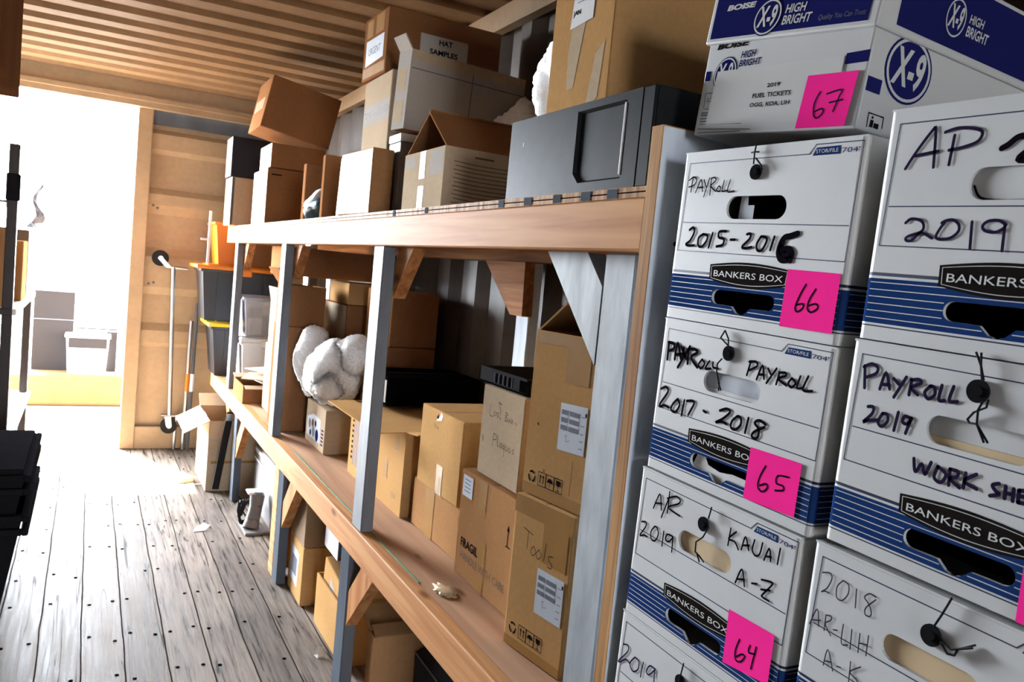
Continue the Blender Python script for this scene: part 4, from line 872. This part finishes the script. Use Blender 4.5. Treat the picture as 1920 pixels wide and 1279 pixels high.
# bubble wrap heap
t = MB()
for k, (rd, off) in enumerate((((.115, .125, .125), (0, 0, 0)), ((.085, .10, .085), (.065, -.055, .085)), ((.07, .085, .075), (-.035, -.045, -.035)))):
    bm = ripple(rd, amp=.26, seed=2 + k, sub=5)
    t.bm(bm, BUBBLE, Matrix.Translation(off), True); bm.free()
o = t.build('bubble_wrap'); o.location = (.925, 3.325, ZL + .331); tag(o, 'big white heap of bubble wrap on the small printed carton', 'bubble wrap')
t = MB(); bm = ripple((.075, .095, .155), amp=.3, seed=5, sub=5); t.bm(bm, BUBBLE, None, True); bm.free()
o = t.build('bubble_wrap'); o.location = (.905, 3.60, ZL + .352); o.rotation_euler = (R(-25), R(10), 0); tag(o, 'pointed bluish wad of bubble wrap left of the big white heap', 'bubble wrap')

# plastic bins beside the first post
def tub(name, label, N, z, L, D_, h, m, lid=None, taper=.025, cat='bin', group=None, ribs=True, lid_over=.014, mlid=None, rim=True):
    t = thing(name, label, cat, (N[0] + D_ / 2, N[1] + L / 2, z), (0, 0, 0), group)
    b = MB(); w = .004
    lo = [(-D_ / 2 + taper, -L / 2 + taper, 0), (D_ / 2 - taper, -L / 2 + taper, 0), (D_ / 2 - taper, L / 2 - taper, 0), (-D_ / 2 + taper, L / 2 - taper, 0)]
    hi = [(-D_ / 2, -L / 2, h), (D_ / 2, -L / 2, h), (D_ / 2, L / 2, h), (-D_ / 2, L / 2, h)]
    ins = lambda r_, dz: [(x - math.copysign(w, x), y - math.copysign(w, y), z_ + dz) for x, y, z_ in r_]
    il, ih = ins(lo, w), ins(hi, 0)
    fs = [(3, 2, 1, 0), (8, 9, 10, 11)]
    for k in range(4):
        j = (k + 1) % 4; fs += [(k, j, 4 + j, 4 + k), (8 + j, 8 + k, 12 + k, 12 + j), (4 + k, 4 + j, 12 + j, 12 + k)]
    b.add(lo + hi + il + ih, fs, m)
    if ribs:
        for y in (-.25, .25):
            b.add([(-D_ / 2 + taper - .001, y * L - .006, .01), (-D_ / 2 + taper - .001, y * L + .006, .01), (-D_ / 2 - .004, y * L + .006, h - .01), (-D_ / 2 - .004, y * L - .006, h - .01)], [(3, 2, 1, 0)], m)
        for x in (-.3, 0, .3):
            c8 = []
            for dy in (0, -.006): c8 += [(x * D_ - .006, -L / 2 + taper + dy, .01), (x * D_ + .006, -L / 2 + taper + dy, .01), (x * D_ + .006, -L / 2 + dy, h - .01), (x * D_ - .006, -L / 2 + dy, h - .01)]
            b.hexa([c8[i] for i in (0, 1, 5, 4, 3, 2, 6, 7)], m)
    b.build('bin_body', t)
    if rim:
        r_ = MB(); q = .012
        for x0, x1, y0, y1 in ((-D_ / 2 - q, -D_ / 2 + .003, -L / 2 - q, L / 2 + q), (D_ / 2 - .003, D_ / 2 + q, -L / 2 - q, L / 2 + q), (-D_ / 2, D_ / 2, -L / 2 - q, -L / 2 + .003), (-D_ / 2, D_ / 2, L / 2 - .003, L / 2 + q)):
            r_.rbox(x0, x1, y0, y1, h - .018, h, m, .003, 1)
        r_.build('rim', t)
    if lid:
        l_ = MB(); q = lid_over
        l_.rbox(-D_ / 2 - q, D_ / 2 + q, -L / 2 - q, L / 2 + q, h + .0005, h + .024, lid, .006, 2); l_.rbox(-D_ / 2 + .03, D_ / 2 - .03, -L / 2 + .03, L / 2 - .03, h + .022, h + .032, lid, .006, 2)
        for y in (-1, 1): l_.rbox(-.05, .05, y * (L / 2 + q) - .008, y * (L / 2 + q) + .008, h - .03, h + .01, lid, .003, 1)
        lo_ = l_.build('lid', t)
        if lid is not m: lo_['label'] = ('yellow' if lid is YELLOW else 'orange') + ' lid'
    return t
tub('white_bin', 'white plastic bin under the clear bin near the first post', (.802, 4.86), ZL + .002, .34, .30, .285, WPLAST, WPLAST, .02, ribs=False)
cb = tub('clear_bin', 'milky clear plastic bin of small goods near the first post', (.800, 4.86), ZL + .322, .34, .30, .225, CLEAR, None, .02, ribs=False)
for i, (dx, dy, mm) in enumerate(((-.07, -.08, PAPER), (.02, -.06, PRINT_G), (.08, .02, TEAL), (-.05, .06, PRINT), (.04, .09, MANILA))):
    b = MB(); b.rbox(-.035, .035, -.03, .03, 0, .09 + .02 * i, mm, .004, 1); o = b.build('small_package'); o.location = (.95 + dx, 5.03 + dy, ZL + .3285); o.rotation_euler = (0, 0, R(12 * i))
    tag(o, ['white', 'grey', 'teal', 'dark', 'manila'][i] + ' small package inside the milky clear bin', 'package', 'packages in the clear bin')
# stacked totes at the far end
G_T = 'totes stacked at the far end of the shelf'
tub('storage_tote', 'black storage tote with a yellow lid, bottom of the far stack', (.702, 5.40), ZL + .002, .37, .43, .318, TOTE, YELLOW, .035, 'tote', G_T, lid_over=.03)
tub('storage_tote', 'black storage tote with an orange lid, middle of the far stack', (.622, 5.40), ZL + .355, .36, .48, .325, TOTE, ORANGE, .03, 'tote', G_T, lid_over=.04)
tub('storage_tote', 'orange plastic tote upside down on top of the far stack', (.69, 5.44), ZL + .7135, .36, .20, .265, ORANGE, None, .03, 'tote', G_T, ribs=False).rotation_euler = (0, 0, 0)
carton('brown carton on the orange lid beside the orange tote', (.90, 5.44), ZL + .7135, .34, .26, .15, 0, CARD_B, group=G_LO)

# ------------------------------------------------------------------ on the top deck
ZT = 1.5255
t = thing('steel_cabinet', 'black steel case with a recessed panel lying on the near end of the top deck', 'case', (.76, 1.048, ZT))
b = MB(); T = Matrix.Translation((0, .489, 0)) @ ID
b.rbox(0, .489, 0, .160, -.40, -.006, BLACK, .004, 2, T=T)
b.build('case_body', t)
b = MB()
pan = [(.262, .036), (.282, .018), (.412, .018), (.418, .024), (.418, .140), (.412, .146), (.262, .146)]
b.poly([[(.001, .001), (.455, .001), (.455, .159), (.001, .159)], pan], BLACK, 0, T, .005)
q = shrink(pan, .008)
n = len(pan); vs = [(u, v, 0) for u, v in pan] + [(u, v, -.010) for u, v in q]
b.add(vs, [(i, (i + 1) % n, n + (i + 1) % n, n + i) for i in range(n)], BLACK, T); b.poly([q], BLACK, -.010, T)
b.build('front_cover', t)
b = MB(); b.rbox(.408, .412, .024, .142, -.008, .0012, WPLAST, .001, 1, T=T); b.build('bright_edge_strip', t)
b = MB(); b.rbox(.457, .488, .001, .159, -.006, 0, BLACK, .002, 1, T=T); b.build('edge_bezel', t)
b = MB(); b.stroke([(.060, .105), (.061, .112)], .0015, SILVER, .0004, T); b.build('badge', t)
def ink_big(b, F, Nn, D_, L, h):
    b.quad([(.075, .05), (.10, .05), (.125, .17), (.11, .22), (.085, .20), (.07, .12)], CARD_P, .0005, F); b.quad([(.15, .0), (.19, .02), (.20, .12), (.17, .10)], CARD_P, .0005, F)
carton('large brown carton with a shipping label on top of the black steel case', (.80, 1.250), ZT + .161, .222, .46, .50, 0, CARD_T, ink=ink_big, group=G_TOP,
       labels=(('f', [(.070, .165), (.15, .170), (.155, .27), (.085, .28)], PAPER, lambda b, T: (b.text('JAN', .078, .185, .105, .197, PRINT, .0016, T, .03), [b.rect(.09, .21 + j * .012, .145, .2115 + j * .012, PRINT_G, .0016, T) for j in range(5)])),))
b = MB(); bm = ripple((.085, .085, .105), amp=.34, seed=9, sub=5); b.bm(bm, BUBBLE, None, True); bm.free()
o = b.build('bubble_wrap'); o.location = (.95, 1.615, ZT + .162 + .108); tag(o, 'bundle of bubble wrap standing behind the large carton on the black case', 'bubble wrap')
b = MB(); bm = ripple((.10, .10, .17), amp=.3, seed=11, sub=5); b.bm(bm, BUBBLE, None, True); bm.free()
o = b.build('bubble_wrap'); o.location = (1.18, 2.31, ZT + .215); tag(o, 'roll of bubble wrap behind the tented carton on the top deck', 'bubble wrap')
def ink_open(b, F, Nn, D_, L, h):
    for j in range(11): b.stroke([(.028 + .004 * (j % 2), .125 - j * .0105), (.10, .121 - j * .0105), (.22 - .01 * (j % 3), .122 - j * .0105)], .0022, PRINT_L, .0005, Nn)
    b.rect(.085, .138, .14, .143, PRINT_L, .0005, Nn)
    b.quad([(.01, .12), (.09, .12), (.09, .15), (.01, .15)], CARD_G, .0004, F); b.quad([(.2, .09), (.29, .09), (.29, .155), (.2, .155)], CARD_G, .0004, F)
carton('carton with tented top flaps left of the black steel case', (.785, 1.957), ZT, .298, .30, .160, 0, CARD_P, top='open', ink=ink_open, group=G_TOP, flaps=(('n', -55, .19), ('a', -55, .19)), flap_m=CARD_B, tape=(('f', .125, .085, .165, .159), ('f', .125, .0, .165, .065)))
carton('slim carton with a bright white-lit front standing at the deck edge', (.765, 2.505), ZT, .30, .072, .208, 3, CARD, group=G_TOP, ink=lambda b, F, Nn, D_, L, h: b.rect(.004, .004, L - .004, h - .004, WHITE, .0004, F))  # front coloured white to stand for the door light on it
t = thing('metal_case', 'dark grey upright case with a white top edge behind the slim bright carton', 'case', (.99, 2.53, ZT))
b = MB(); b.rbox(-.148, .15, -.055, .055, 0, .235, SILVER, .003); b.build('case_body', t)
b = MB(); b.rbox(-.150, .15, -.056, .056, .236, .262, WPLAST, .003); b.build('top_cover', t)
def ink_gray(b, F, Nn, D_, L, h):
    b.rect(.004, h - .03, D_ - .004, h - .002, CARD_P, .0005, Nn)
    b.rect(.005, h - .058, D_ - .005, h - .055, PRINT_G, .0005, Nn); b.rect(.22, .01, .223, h - .03, PRINT_G, .0005, Nn)
    for j in (0, 1): b.rect(.015, .02 + j * .1, .075, .09 + j * .1, CARD_P, .0005, F)
carton('grey white carton with one raised flap in front of the HAT SAMPLES carton', (.845, 2.475), ZT + .272, .10, .42, .245, 4, CARD_G, top='open', ink=ink_gray, group=G_TOP, flaps=(('f', 35, .05),), rot=(R(2), R(1.5)))
def ink_under(b, F, Nn, D_, L, h):
    b.rect(.0 + .01, h - .16, L - .01, h - .09, CARD_G, .0005, F); b.text('DO NOT BE REPLEASED', .02, h - .135, L - .02, h - .112, PRINT_G, .0008, F)
carton('pale carton under the HAT SAMPLES carton', (.852, 2.645), ZT, .30, .42, .492, 0, CARD_P, ink=ink_under, group=G_TOP)
def ink_hat(b, F, Nn, D_, L, h):
    b.quad([(.03, .05), (.21, .06), (.21, .14), (.03, .14)], PAPER_B, .0006, F); b.text('URGENT', .06, .085, .18, .11, PRINT_G, .0009, F)
    b.rect(.01, .0 + .01, .23, .045, TAPE, .0005, F); b.rect(.03, .15, .09, .21, TAPE, .0005, F); b.rect(.12, .15, .2, .215, TAPE, .0005, F)
carton('brown carton with a white HAT SAMPLES sign', (.85, 2.725), ZT + .4945, .245, .43, .222, 2, CARD_B, ink=ink_hat, group=G_TOP,
       labels=(('n', [(.118, .040), (.300, .040), (.300, .158), (.118, .158)], PAPER, lambda b, T: (b.text('HAT', .188, .130, .240, .149, PRINT, .0017, T, .03), b.text('SAMPLES', .155, .094, .262, .113, PRINT, .0017, T, .03))),))
carton('thin upright brown carton beside the slim bright carton on the top deck', (.765, 3.10), ZT, .05, .42, .240, -4, CARD_B, group=G_TOP)
b = MB(); b.rbox(-.004, .004, -.012, .012, 0, .22, WPLAST, .002, 1); o = b.build('white_batten'); o.location = (.782, 2.93, ZT + .002); o.rotation_euler = (R(-9), R(4), 0); tag(o, 'thin white batten leaning between the slim bright carton and a thin brown one', 'batten')
carton('brown carton behind the white and teal bag on the top deck', (.80, 3.56), ZT, .05, .40, .250, 0, CARD_B, group=G_TOP)
t = thing('plastic_bag', 'crumpled white and teal bag on the top deck between thin brown cartons', 'bag', (.86, 3.36, ZT))
b = MB(); bm = ripple((.085, .15, .05), amp=.28, seed=4, sub=4)
for v in bm.verts: v.co.z = max(v.co.z + .045 - .25 * v.co.y, -.0)
for f in bm.faces: pass
b.bm(bm, TEAL, None, True); bm.free(); b.build('bag_body', t)
b = MB(); bm = ripple((.07, .135, .03), amp=.3, seed=6, sub=4)
for v in bm.verts: v.co.z = v.co.z + .078 - .27 * v.co.y; v.co.x -= .02
b.bm(bm, WPLAST, None, True); bm.free(); b.build('white_flap', t)
carton('tall brown carton far along the top deck, under a shorter carton', (.762, 4.24), ZT, .38, .30, .280, 0, CARD_B, group=G_TOP, ink=lambda b, F, Nn, D_, L, h: (b.rect(.004, .004, L - .004, h - .004, WHITE, .0004, F), b.cyl((.2, .12, 0), (.2, .12, .0008), .006, PRINT_G, 10, T=F), b.rect(.02, .245, .07, .252, PRINT, .0005, Nn), b.rect(.06, .18, .12, .183, PRINT_L, .0005, Nn)))  # white front panel paints the doorway glare onto brown card
carton('short brown carton on the far carton, under the tilted one', (.772, 4.23), ZT + .282, .30, .27, .122, 0, CARD_B, group=G_TOP, ink=lambda b, F, Nn, D_, L, h: b.rect(.004, .004, L - .004, h - .004, WHITE, .0004, F))  # lit front put in as a white face, the rest stays brown
carton('brown carton tilted sideways at the top of the far stack', (.700, 4.20), ZT + .439, .36, .35, .262, 0, CARD_B, group=G_TOP, rot=(0, R(11)), ink=lambda b, F, Nn, D_, L, h: [b.rect(.05 + .06 * j, .1, .09 + .06 * j, .16, CARD_P, .0005, F) for j in range(4)])
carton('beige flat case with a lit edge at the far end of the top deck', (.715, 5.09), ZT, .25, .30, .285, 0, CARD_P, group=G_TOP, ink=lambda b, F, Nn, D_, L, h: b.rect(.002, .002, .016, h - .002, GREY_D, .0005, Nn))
DKNAVY = mat('dark_navy_board', rgb(30, 34, 48), .6, .3, .1, 6.0)
carton('dark navy carton on the beige case at the far end of the top deck', (.705, 5.10), ZT + .2875, .22, .34, .235, 0, DKNAVY, group=G_TOP)

# ------------------------------------------------------------------ under the shelf
carton('low carton on the floor left of the third shelf leg', (.819, 2.571), 0, .385, .38, .19, 0, CARD_T, top='open', group=G_FL)
carton('carton sunk askew into the low carton by the third shelf leg', (.832, 2.60), .060, .33, .33, .19, 0, CARD_T, group=G_FL, rot=(R(7), 0), ink=lambda b, F, Nn, D_, L, h: (b.quad([(.08, .06), (.14, .05), (.15, .13), (.10, .16)], CARD_G, .0005, F),), jit=.003)
carton('shallow white box with a dark end on the askew carton under the shelf', (.850, 2.815), .279, .185, .30, .115, 0, WPLAST, group=G_FL, ink=lambda b, F, Nn, D_, L, h: (b.rect(.002, .002, D_ - .002, h - .002, PRINT_G, .0006, Nn), b.rect(.002, .008, D_ - .002, .014, RED_M, .0008, Nn)))
carton('brown carton with a worn blue printed label on the floor beside the second leg', (.797, 3.094), 0, .235, .28, .235, 0, CARD_T, group=G_FL, ink=lambda b, F, Nn, D_, L, h: (b.quad([(.03, .06), (.16, .05), (.17, .19), (.04, .2)], PAPER_B, .0005, F), b.quad([(.05, .09), (.14, .085), (.145, .16), (.06, .165)], PRINT_G, .0008, F)))
carton('water stained carton on the carton with the blue printed label', (.797, 3.094), .2365, .235, .28, .226, 0, mat('stained_cardboard', rgb(150, 120, 90), .9, .1, .35, 3.0, (1, 1, .4)), group=G_FL)
carton('lower of two cartons between the second leg and the stained carton', (.83, 3.53), 0, .26, .28, .25, 0, CARD_B, group=G_FL)
carton('upper of two cartons between the second leg and the stained carton', (.82, 3.53), .2515, .26, .28, .212, 0, CARD, group=G_FL)
t = thing('equipment_cabinet', 'grey metal equipment cabinet under the shelf behind the silver stand', 'equipment', (.855, 4.24, 0))
b = MB(); b.rbox(0, .30, -.27, .275, .004, .335, SILVER, .012, 3); b.build('cabinet_body', t)
b = MB(); b.rbox(-.006, .0, -.262, .268, .262, .270, WPLAST, .002, 1); b.rbox(-.004, .0, -.262, .268, .30, .326, WPLAST, .002, 1); b.build('trim_strip', t)
carton('tan carton on top of the grey equipment cabinet under the shelf', (.86, 4.27), .3365, .24, .24, .065, 0, CARD_T, group=G_FL)
t = thing('equipment_stand', 'silver stand on a square foot with black cables, on the floor under the shelf', 'stand', (.775, 4.08, 0))
b = MB(); b.rbox(-.045, .05, -.11, .11, 0, .014, SILVER, .004, 2); b.build('base_plate', t)
b = MB(); c = []
pts = [(-.005, -.02, .012, .042), (.005, -.01, .05, .034), (.02, .01, .11, .032), (.028, .03, .16, .036), (.03, .035, .17, .03)]
for (x, y, z, r_), (x2, y2, z2, r2) in zip(pts, pts[1:]): b.cyl((x, y, z), (x2, y2, z2), r_, SILVER, 20, r2, cap=False)
b.ball((.03, .035, .168), .031, SILVER, None, (1, 1, .35), 16); b.build('column', t)
b = MB()
for k in range(7):
    a0 = k * .9; P = [(-.01 + .05 * math.sin(a0 + i * .55) * (1 - .05 * k), .11 + .06 * math.cos(a0 * .7 + i * .5), .015 + .10 * (0.5 + .5 * math.sin(i * .8 + k))) for i in range(9)]
    b.tube(P, .004, RUBBER, 6)
b.build('cable', t)
b = MB(); b.rbox(-.02, .04, .01, .09, .17, .182, WPLAST, .003, 1); b.build('top_bracket', t)
# opened carton and flat pieces at the far end
carton('torn open carton with a flap hanging into the aisle at the shelf end', (.64, 4.78), 0, .50, .34, .405, 0, CARD_P, top='open', group=G_FL, flaps=(('f', 118, .15), ('n', 160, .10), ('a', 60, .12)), tape=(('n', .02, .16, .33, .175),))
b = MB(); b.rbox(-.02, .02, -.004, .004, 0, .45, RUBBER, .003, 1); b.rbox(-.018, .018, -.009, -.004, .40, .44, STEEL, .002, 1)
o = b.build('strap_bundle'); o.location = (.685, 4.715, .03); o.rotation_euler = (R(4), R(6), R(10)); tag(o, 'dark webbing strap hanging in front of the torn open carton', 'strap')
for i, (x0, y0, w, l, rz, mm, lab, nm, ct) in enumerate(((.535, 5.04, .085, .14, 20, MANILA, 'split wood offcut on the floor in front of the torn open carton', 'wood_offcut', 'offcut'), (.56, 4.93, .17, .012, 4, PAPER, 'thin pale strip of paper on the floor by the torn open carton', 'paper_strip', 'paper'))):
    b = MB(); b.rbox(-w / 2, w / 2, -l / 2, l / 2, 0, .03 if i == 0 else .003, mm, .001, 1); o = b.build(nm); o.location = (x0, y0, .0008); o.rotation_euler = (0, 0, R(rz)); tag(o, lab, ct)
def scrap(loc, s, lab, m, rz, up=.4):
    b = MB(); v = [(-s, -s * .5, 0), (s * .2, -s * .7, .002), (s, -s * .1, up * s), (.4 * s, s * .6, up * s * 1.2), (-s * .5, s * .5, .001), (0, 0, up * s * .5)]
    b.add(v, [(0, 1, 5), (1, 2, 5), (2, 3, 5), (3, 4, 5), (4, 0, 5)], m); b.add([(x, y, z - .0012) for x, y, z in v], [(1, 0, 5), (2, 1, 5), (3, 2, 5), (4, 3, 5), (0, 4, 5)], m)
    o = b.build('paper_scrap'); o.location = (loc[0], loc[1], .0022); o.rotation_euler = (0, 0, R(rz)); tag(o, lab, 'paper scrap')
scrap((.545, 4.11), .045, 'white paper scrap on the floor well out in the aisle', PAPER, 10)
scrap((.770, 2.68), .022, 'crumpled white scrap on the floor near the low carton', PAPER, 40, .9)
scrap((.782, 2.49), .016, 'yellow scrap on the floor at the foot of the third shelf leg', YELLOW, 70, .5)
carton('slim brown carton standing on the floor right of the third shelf leg', (.805, 2.225), 0, .06, .30, .262, 0, CARD, top='open', group=G_FL, flaps=(('a', 72, .11), ('n', -70, .05)))
t = thing('flat_screen', 'black flat case with a pale edge line, under the near end of the shelf', 'case', (.94, 1.85, 0), (0, 0, 0))
b = MB(); b.hexa([(0, -.35, .001), (.34, -.35, .001), (.34, .36, .001), (0, .36, .001), (-.005, -.35, .185), (.30, -.35, .33), (.30, .36, .33), (-.005, .36, .205)], TRAY); b.build('case_body', t)
b = MB(); b.tube([(-.006, -.35, .188), (-.006, .36, .208)], .0025, SILVER, 6); b.build('edge_line', t)

# ------------------------------------------------------------------ caster frame and poles by the door leaf
t = thing('dolly_frame', 'chromed caster dolly frame standing on its side against the closed door leaf', 'dolly', (.51, 5.832, 0))
b = MB(); b.tube([(-.022, 0, 1.235), (.012, 0, .235)], .0135, STEEL, 12); b.build('upright_tube', t)
b = MB(); b.tube([(-.07, 0, 1.232), (.07, 0, 1.226)], .010, STEEL, 10); b.tube([(-.04, 0, .235), (.07, 0, .230)], .011, STEEL, 10); b.build('cross_tube', t)
for (x, z, dx, dz) in ((-.115, 1.285, -.04, .06), (.0, .165, -.03, -.065)):
    b = MB(); b.cyl((x + .012, -.02, z), (x + .012, .02, z), .016, STEEL, 14)
    e = (-.055, 1.232) if z > 1 else (.0, .232)
    for s2 in (-.022, .022): b.hexa([(x - .008, s2 - .002, z), (x + .028, s2 - .002, z), (x + .028, s2 + .002, z), (x - .008, s2 + .002, z), (e[0] - .02, s2 - .002, e[1]), (e[0] + .02, s2 - .002, e[1]), (e[0] + .02, s2 + .002, e[1]), (e[0] - .02, s2 + .002, e[1])], STEEL)
    fk = b.build('caster_fork', t)
    b = MB(); b.cyl((x + .01, -.016, z), (x + .01, .016, z), .052, RUBBER, 24); b.build('caster_wheel', fk)['label'] = 'black rubber wheel'
b = MB(); b.tube([(.05, 0, .001), (.055, 0, .24)], .010, STEEL, 10); b.build('foot_tube', t)
for i, (x, y, tilt, m, lab) in enumerate(((.615, 5.83, .4, STEEL, 'metal pole leaning between the dolly frame and the stacked totes, left one'), (.645, 5.83, .4, GREY_D, 'grey pole leaning between the dolly frame and the stacked totes, right one'))):
    b = MB(); b.tube([(0, 0, 0), (0, 0, .88 if i == 0 else 1.0)], .012, m, 10); b.cyl((0, 0, .40), (0, 0, .52), .0135, ORANGE if i == 0 else GREY, 10)
    o = b.build('metal_pole'); o.location = (x, y, .002); o.rotation_euler = (0, R(tilt), 0); tag(o, lab, 'pole')
b = MB(); b.rbox(-.008, .008, -.006, .006, 0, .33, WPLAST, .002, 1); b.tube([(-.05, 0, .15), (0, 0, .15)], .006, WPLAST, 8)
o = b.build('white_bracket'); o.location = (.655, 5.47, ZL + .7125); tag(o, 'thin white bracket standing on the orange lid left of the orange tote', 'bracket')

# ------------------------------------------------------------------ left side: dark rack, boxes on it, black totes
RK = thing('wire_rack', 'dark steel rack along the left wall with wire decks', 'rack', (-.30, 4.25, 0))
DK = mat('dark_rack_steel', rgb(52, 46, 44), .5, .4, .1, 20.0)
def rk(name, fn):
    b = MB(); fn(b); return b.build(name, RK)
for x, y in ((-.02, .02), (-.02, 1.36), (-.60, .02), (-.60, 1.36)):
    zt = 1.75 if y < 1 else 1.03
    if x < -.5: zt = 1.75
    rk('upright_post', lambda b: (b.rbox(x - .021, x + .021, y - .021, y + .021, .001, zt, DK, .004, 1), b.rbox(x - .027, x + .027, y - .027, y + .027, 1.50, 1.62, BLACKP, .004, 1) if zt > 1.5 else None))
for z in (.42, 1.02):
    def deck(b):
        for x in (-.625, .005): b.rbox(x - .012, x + .012, 0, 1.38, z - .03, z, WPLAST if z > .9 else SILVER, .003, 1)
        for y in (0, 1.38): b.rbox(-.62, .0, y - .01, y + .01, z - .03, z, DK, .003, 1)
        if z > .9: b.rbox(-.62, .0, .01, 1.37, z - .004, z, WPLAST, .001, 1)
        for j in range(30): b.cyl((-.62, .03 + j * .045, z - .006), (0, .03 + j * .045, z - .006), .003, STEEL, 6)
    rk('wire_deck', deck)
rk('wire_deck', lambda b: [b.rbox(-.62, .0, .0, 1.0, 1.49, 1.50, DK, .002, 1)])
G_L = 'boxes on the dark rack'
def lbox(label, x1, y0, L, D_, z, h, m, **kw): return carton(label, (x1 - D_, y0), z, L, D_, h, 0, m, group=G_L, **kw)
lbox('brown carton on the middle deck of the dark rack, nearer one', -.335, 4.33, .36, .45, 1.0205, .36, CARD)
lbox('brown carton on the middle deck of the dark rack, farther one', -.30, 4.75, .30, .50, 1.0205, .30, CARD_T)
lbox('grey carton at the far end of the middle deck of the dark rack', -.305, 5.20, .30, .50, 1.0205, .36, mat('grey_carton', rgb(120, 108, 102), .85, .15, .08, 5.0))
lbox('brown carton on the low deck of the dark rack', -.345, 4.36, .40, .48, .4205, .34, CARD_B)
b = MB(); P = []
for i in range(7):
    for j in range(9):
        y = 5.05 + .09 * i * .7; P.append((-.262 + .008 * math.sin(i * 1.7) - .05 * (j / 8) ** 2 * (1 if j < 8 else 1) + .02 * math.cos(j + i), y + .01 * math.sin(j * 1.3), 1.395 + .26 * (1 - j / 8) * (1 - i / 7)))
b.add(P, [(i * 9 + j, i * 9 + j + 1, (i + 1) * 9 + j + 1, (i + 1) * 9 + j) for i in range(6) for j in range(8)], mat('grey_fabric', rgb(120, 116, 124), .9, .1, .1, 12.0))
tag(b.build('draped_cloth'), 'grey cloth draped over the grey carton on the dark rack', 'cloth')
# near rack at the edge of view carries the wrapped carton
NR = thing('board_rack', 'timber rack along the left wall nearer the camera than the dark rack', 'rack', (-.62, 2.5, 0))
for x in (-.16, .16):
    for y in (-.7, .42):
        b = MB(); b.rbox(x - .03, x + .03, y - .03, y + .03, .001, 1.77, PINE_D, .003, 1); b.build('upright_post', NR)
b = MB(); b.rbox(-.30, .19, -.75, .6, 1.77, 1.79, PLY, .002, 1); b.build('deck_board', NR)
WRAP = mat('wrapped_brown_carton', rgb(112, 76, 52), .8, .0, .25, 4.0, (1, 1, .25), bump=.2)
carton('shrink wrapped brown carton high on the left at the top corner of the picture', (-.83, 2.50), 1.7905, .62, .60, .40, 0, WRAP, ink=None, group=G_L)
bt = []
for i, (z, lab) in enumerate(((0.0, 'black storage tote on the floor at the left edge, lower of the nested pair'), (.135, 'black storage tote nested in the tote at the left edge, upper of the pair'))):
    t = thing('storage_tote', lab, 'tote', (-.43, 3.35, z + .001), (0, 0, 0), 'black totes at the left edge')
    wx, wy, h = .275, .20, .44
    b = MB(); f_ = .80
    ring = lambda a, c, z_: [(-a, -c, z_), (a, -c, z_), (a, c, z_), (-a, c, z_)]
    lo, hi = ring(wx * f_ - .02, (wy + .12) * f_, 0), ring(wx, wy + .12, h); il, ih = ring(wx * f_ - .025, (wy + .12) * f_ - .005, .005), ring(wx - .005, wy + .115, h)
    fs = [(3, 2, 1, 0), (8, 9, 10, 11)]
    for k in range(4):
        j = (k + 1) % 4; fs += [(k, j, 4 + j, 4 + k), (8 + j, 8 + k, 12 + k, 12 + j), (4 + k, 4 + j, 12 + j, 12 + k)]
    b.add(lo + hi + il + ih, fs, BLACKP); b.build('bin_body', t)
    b = MB(); q = .018
    for zz in (h - .045, h):
        for x0, x1, y0, y1 in ((-wx - q, -wx + .002, -wy - .138, wy + .138), (wx - .002, wx + q, -wy - .138, wy + .138), (-wx, wx, -wy - .138, -wy - .118), (-wx, wx, wy + .118, wy + .138)):
            b.rbox(x0, x1, y0, y1, zz - .022, zz, BLACKP, .004, 1)
    b.build('rim', t)
    if i:
        b = MB(); b.rbox(-.27, .27, -.315, .315, h - .004, h + .016, BLACKP, .006, 2); b.build('lid', t)
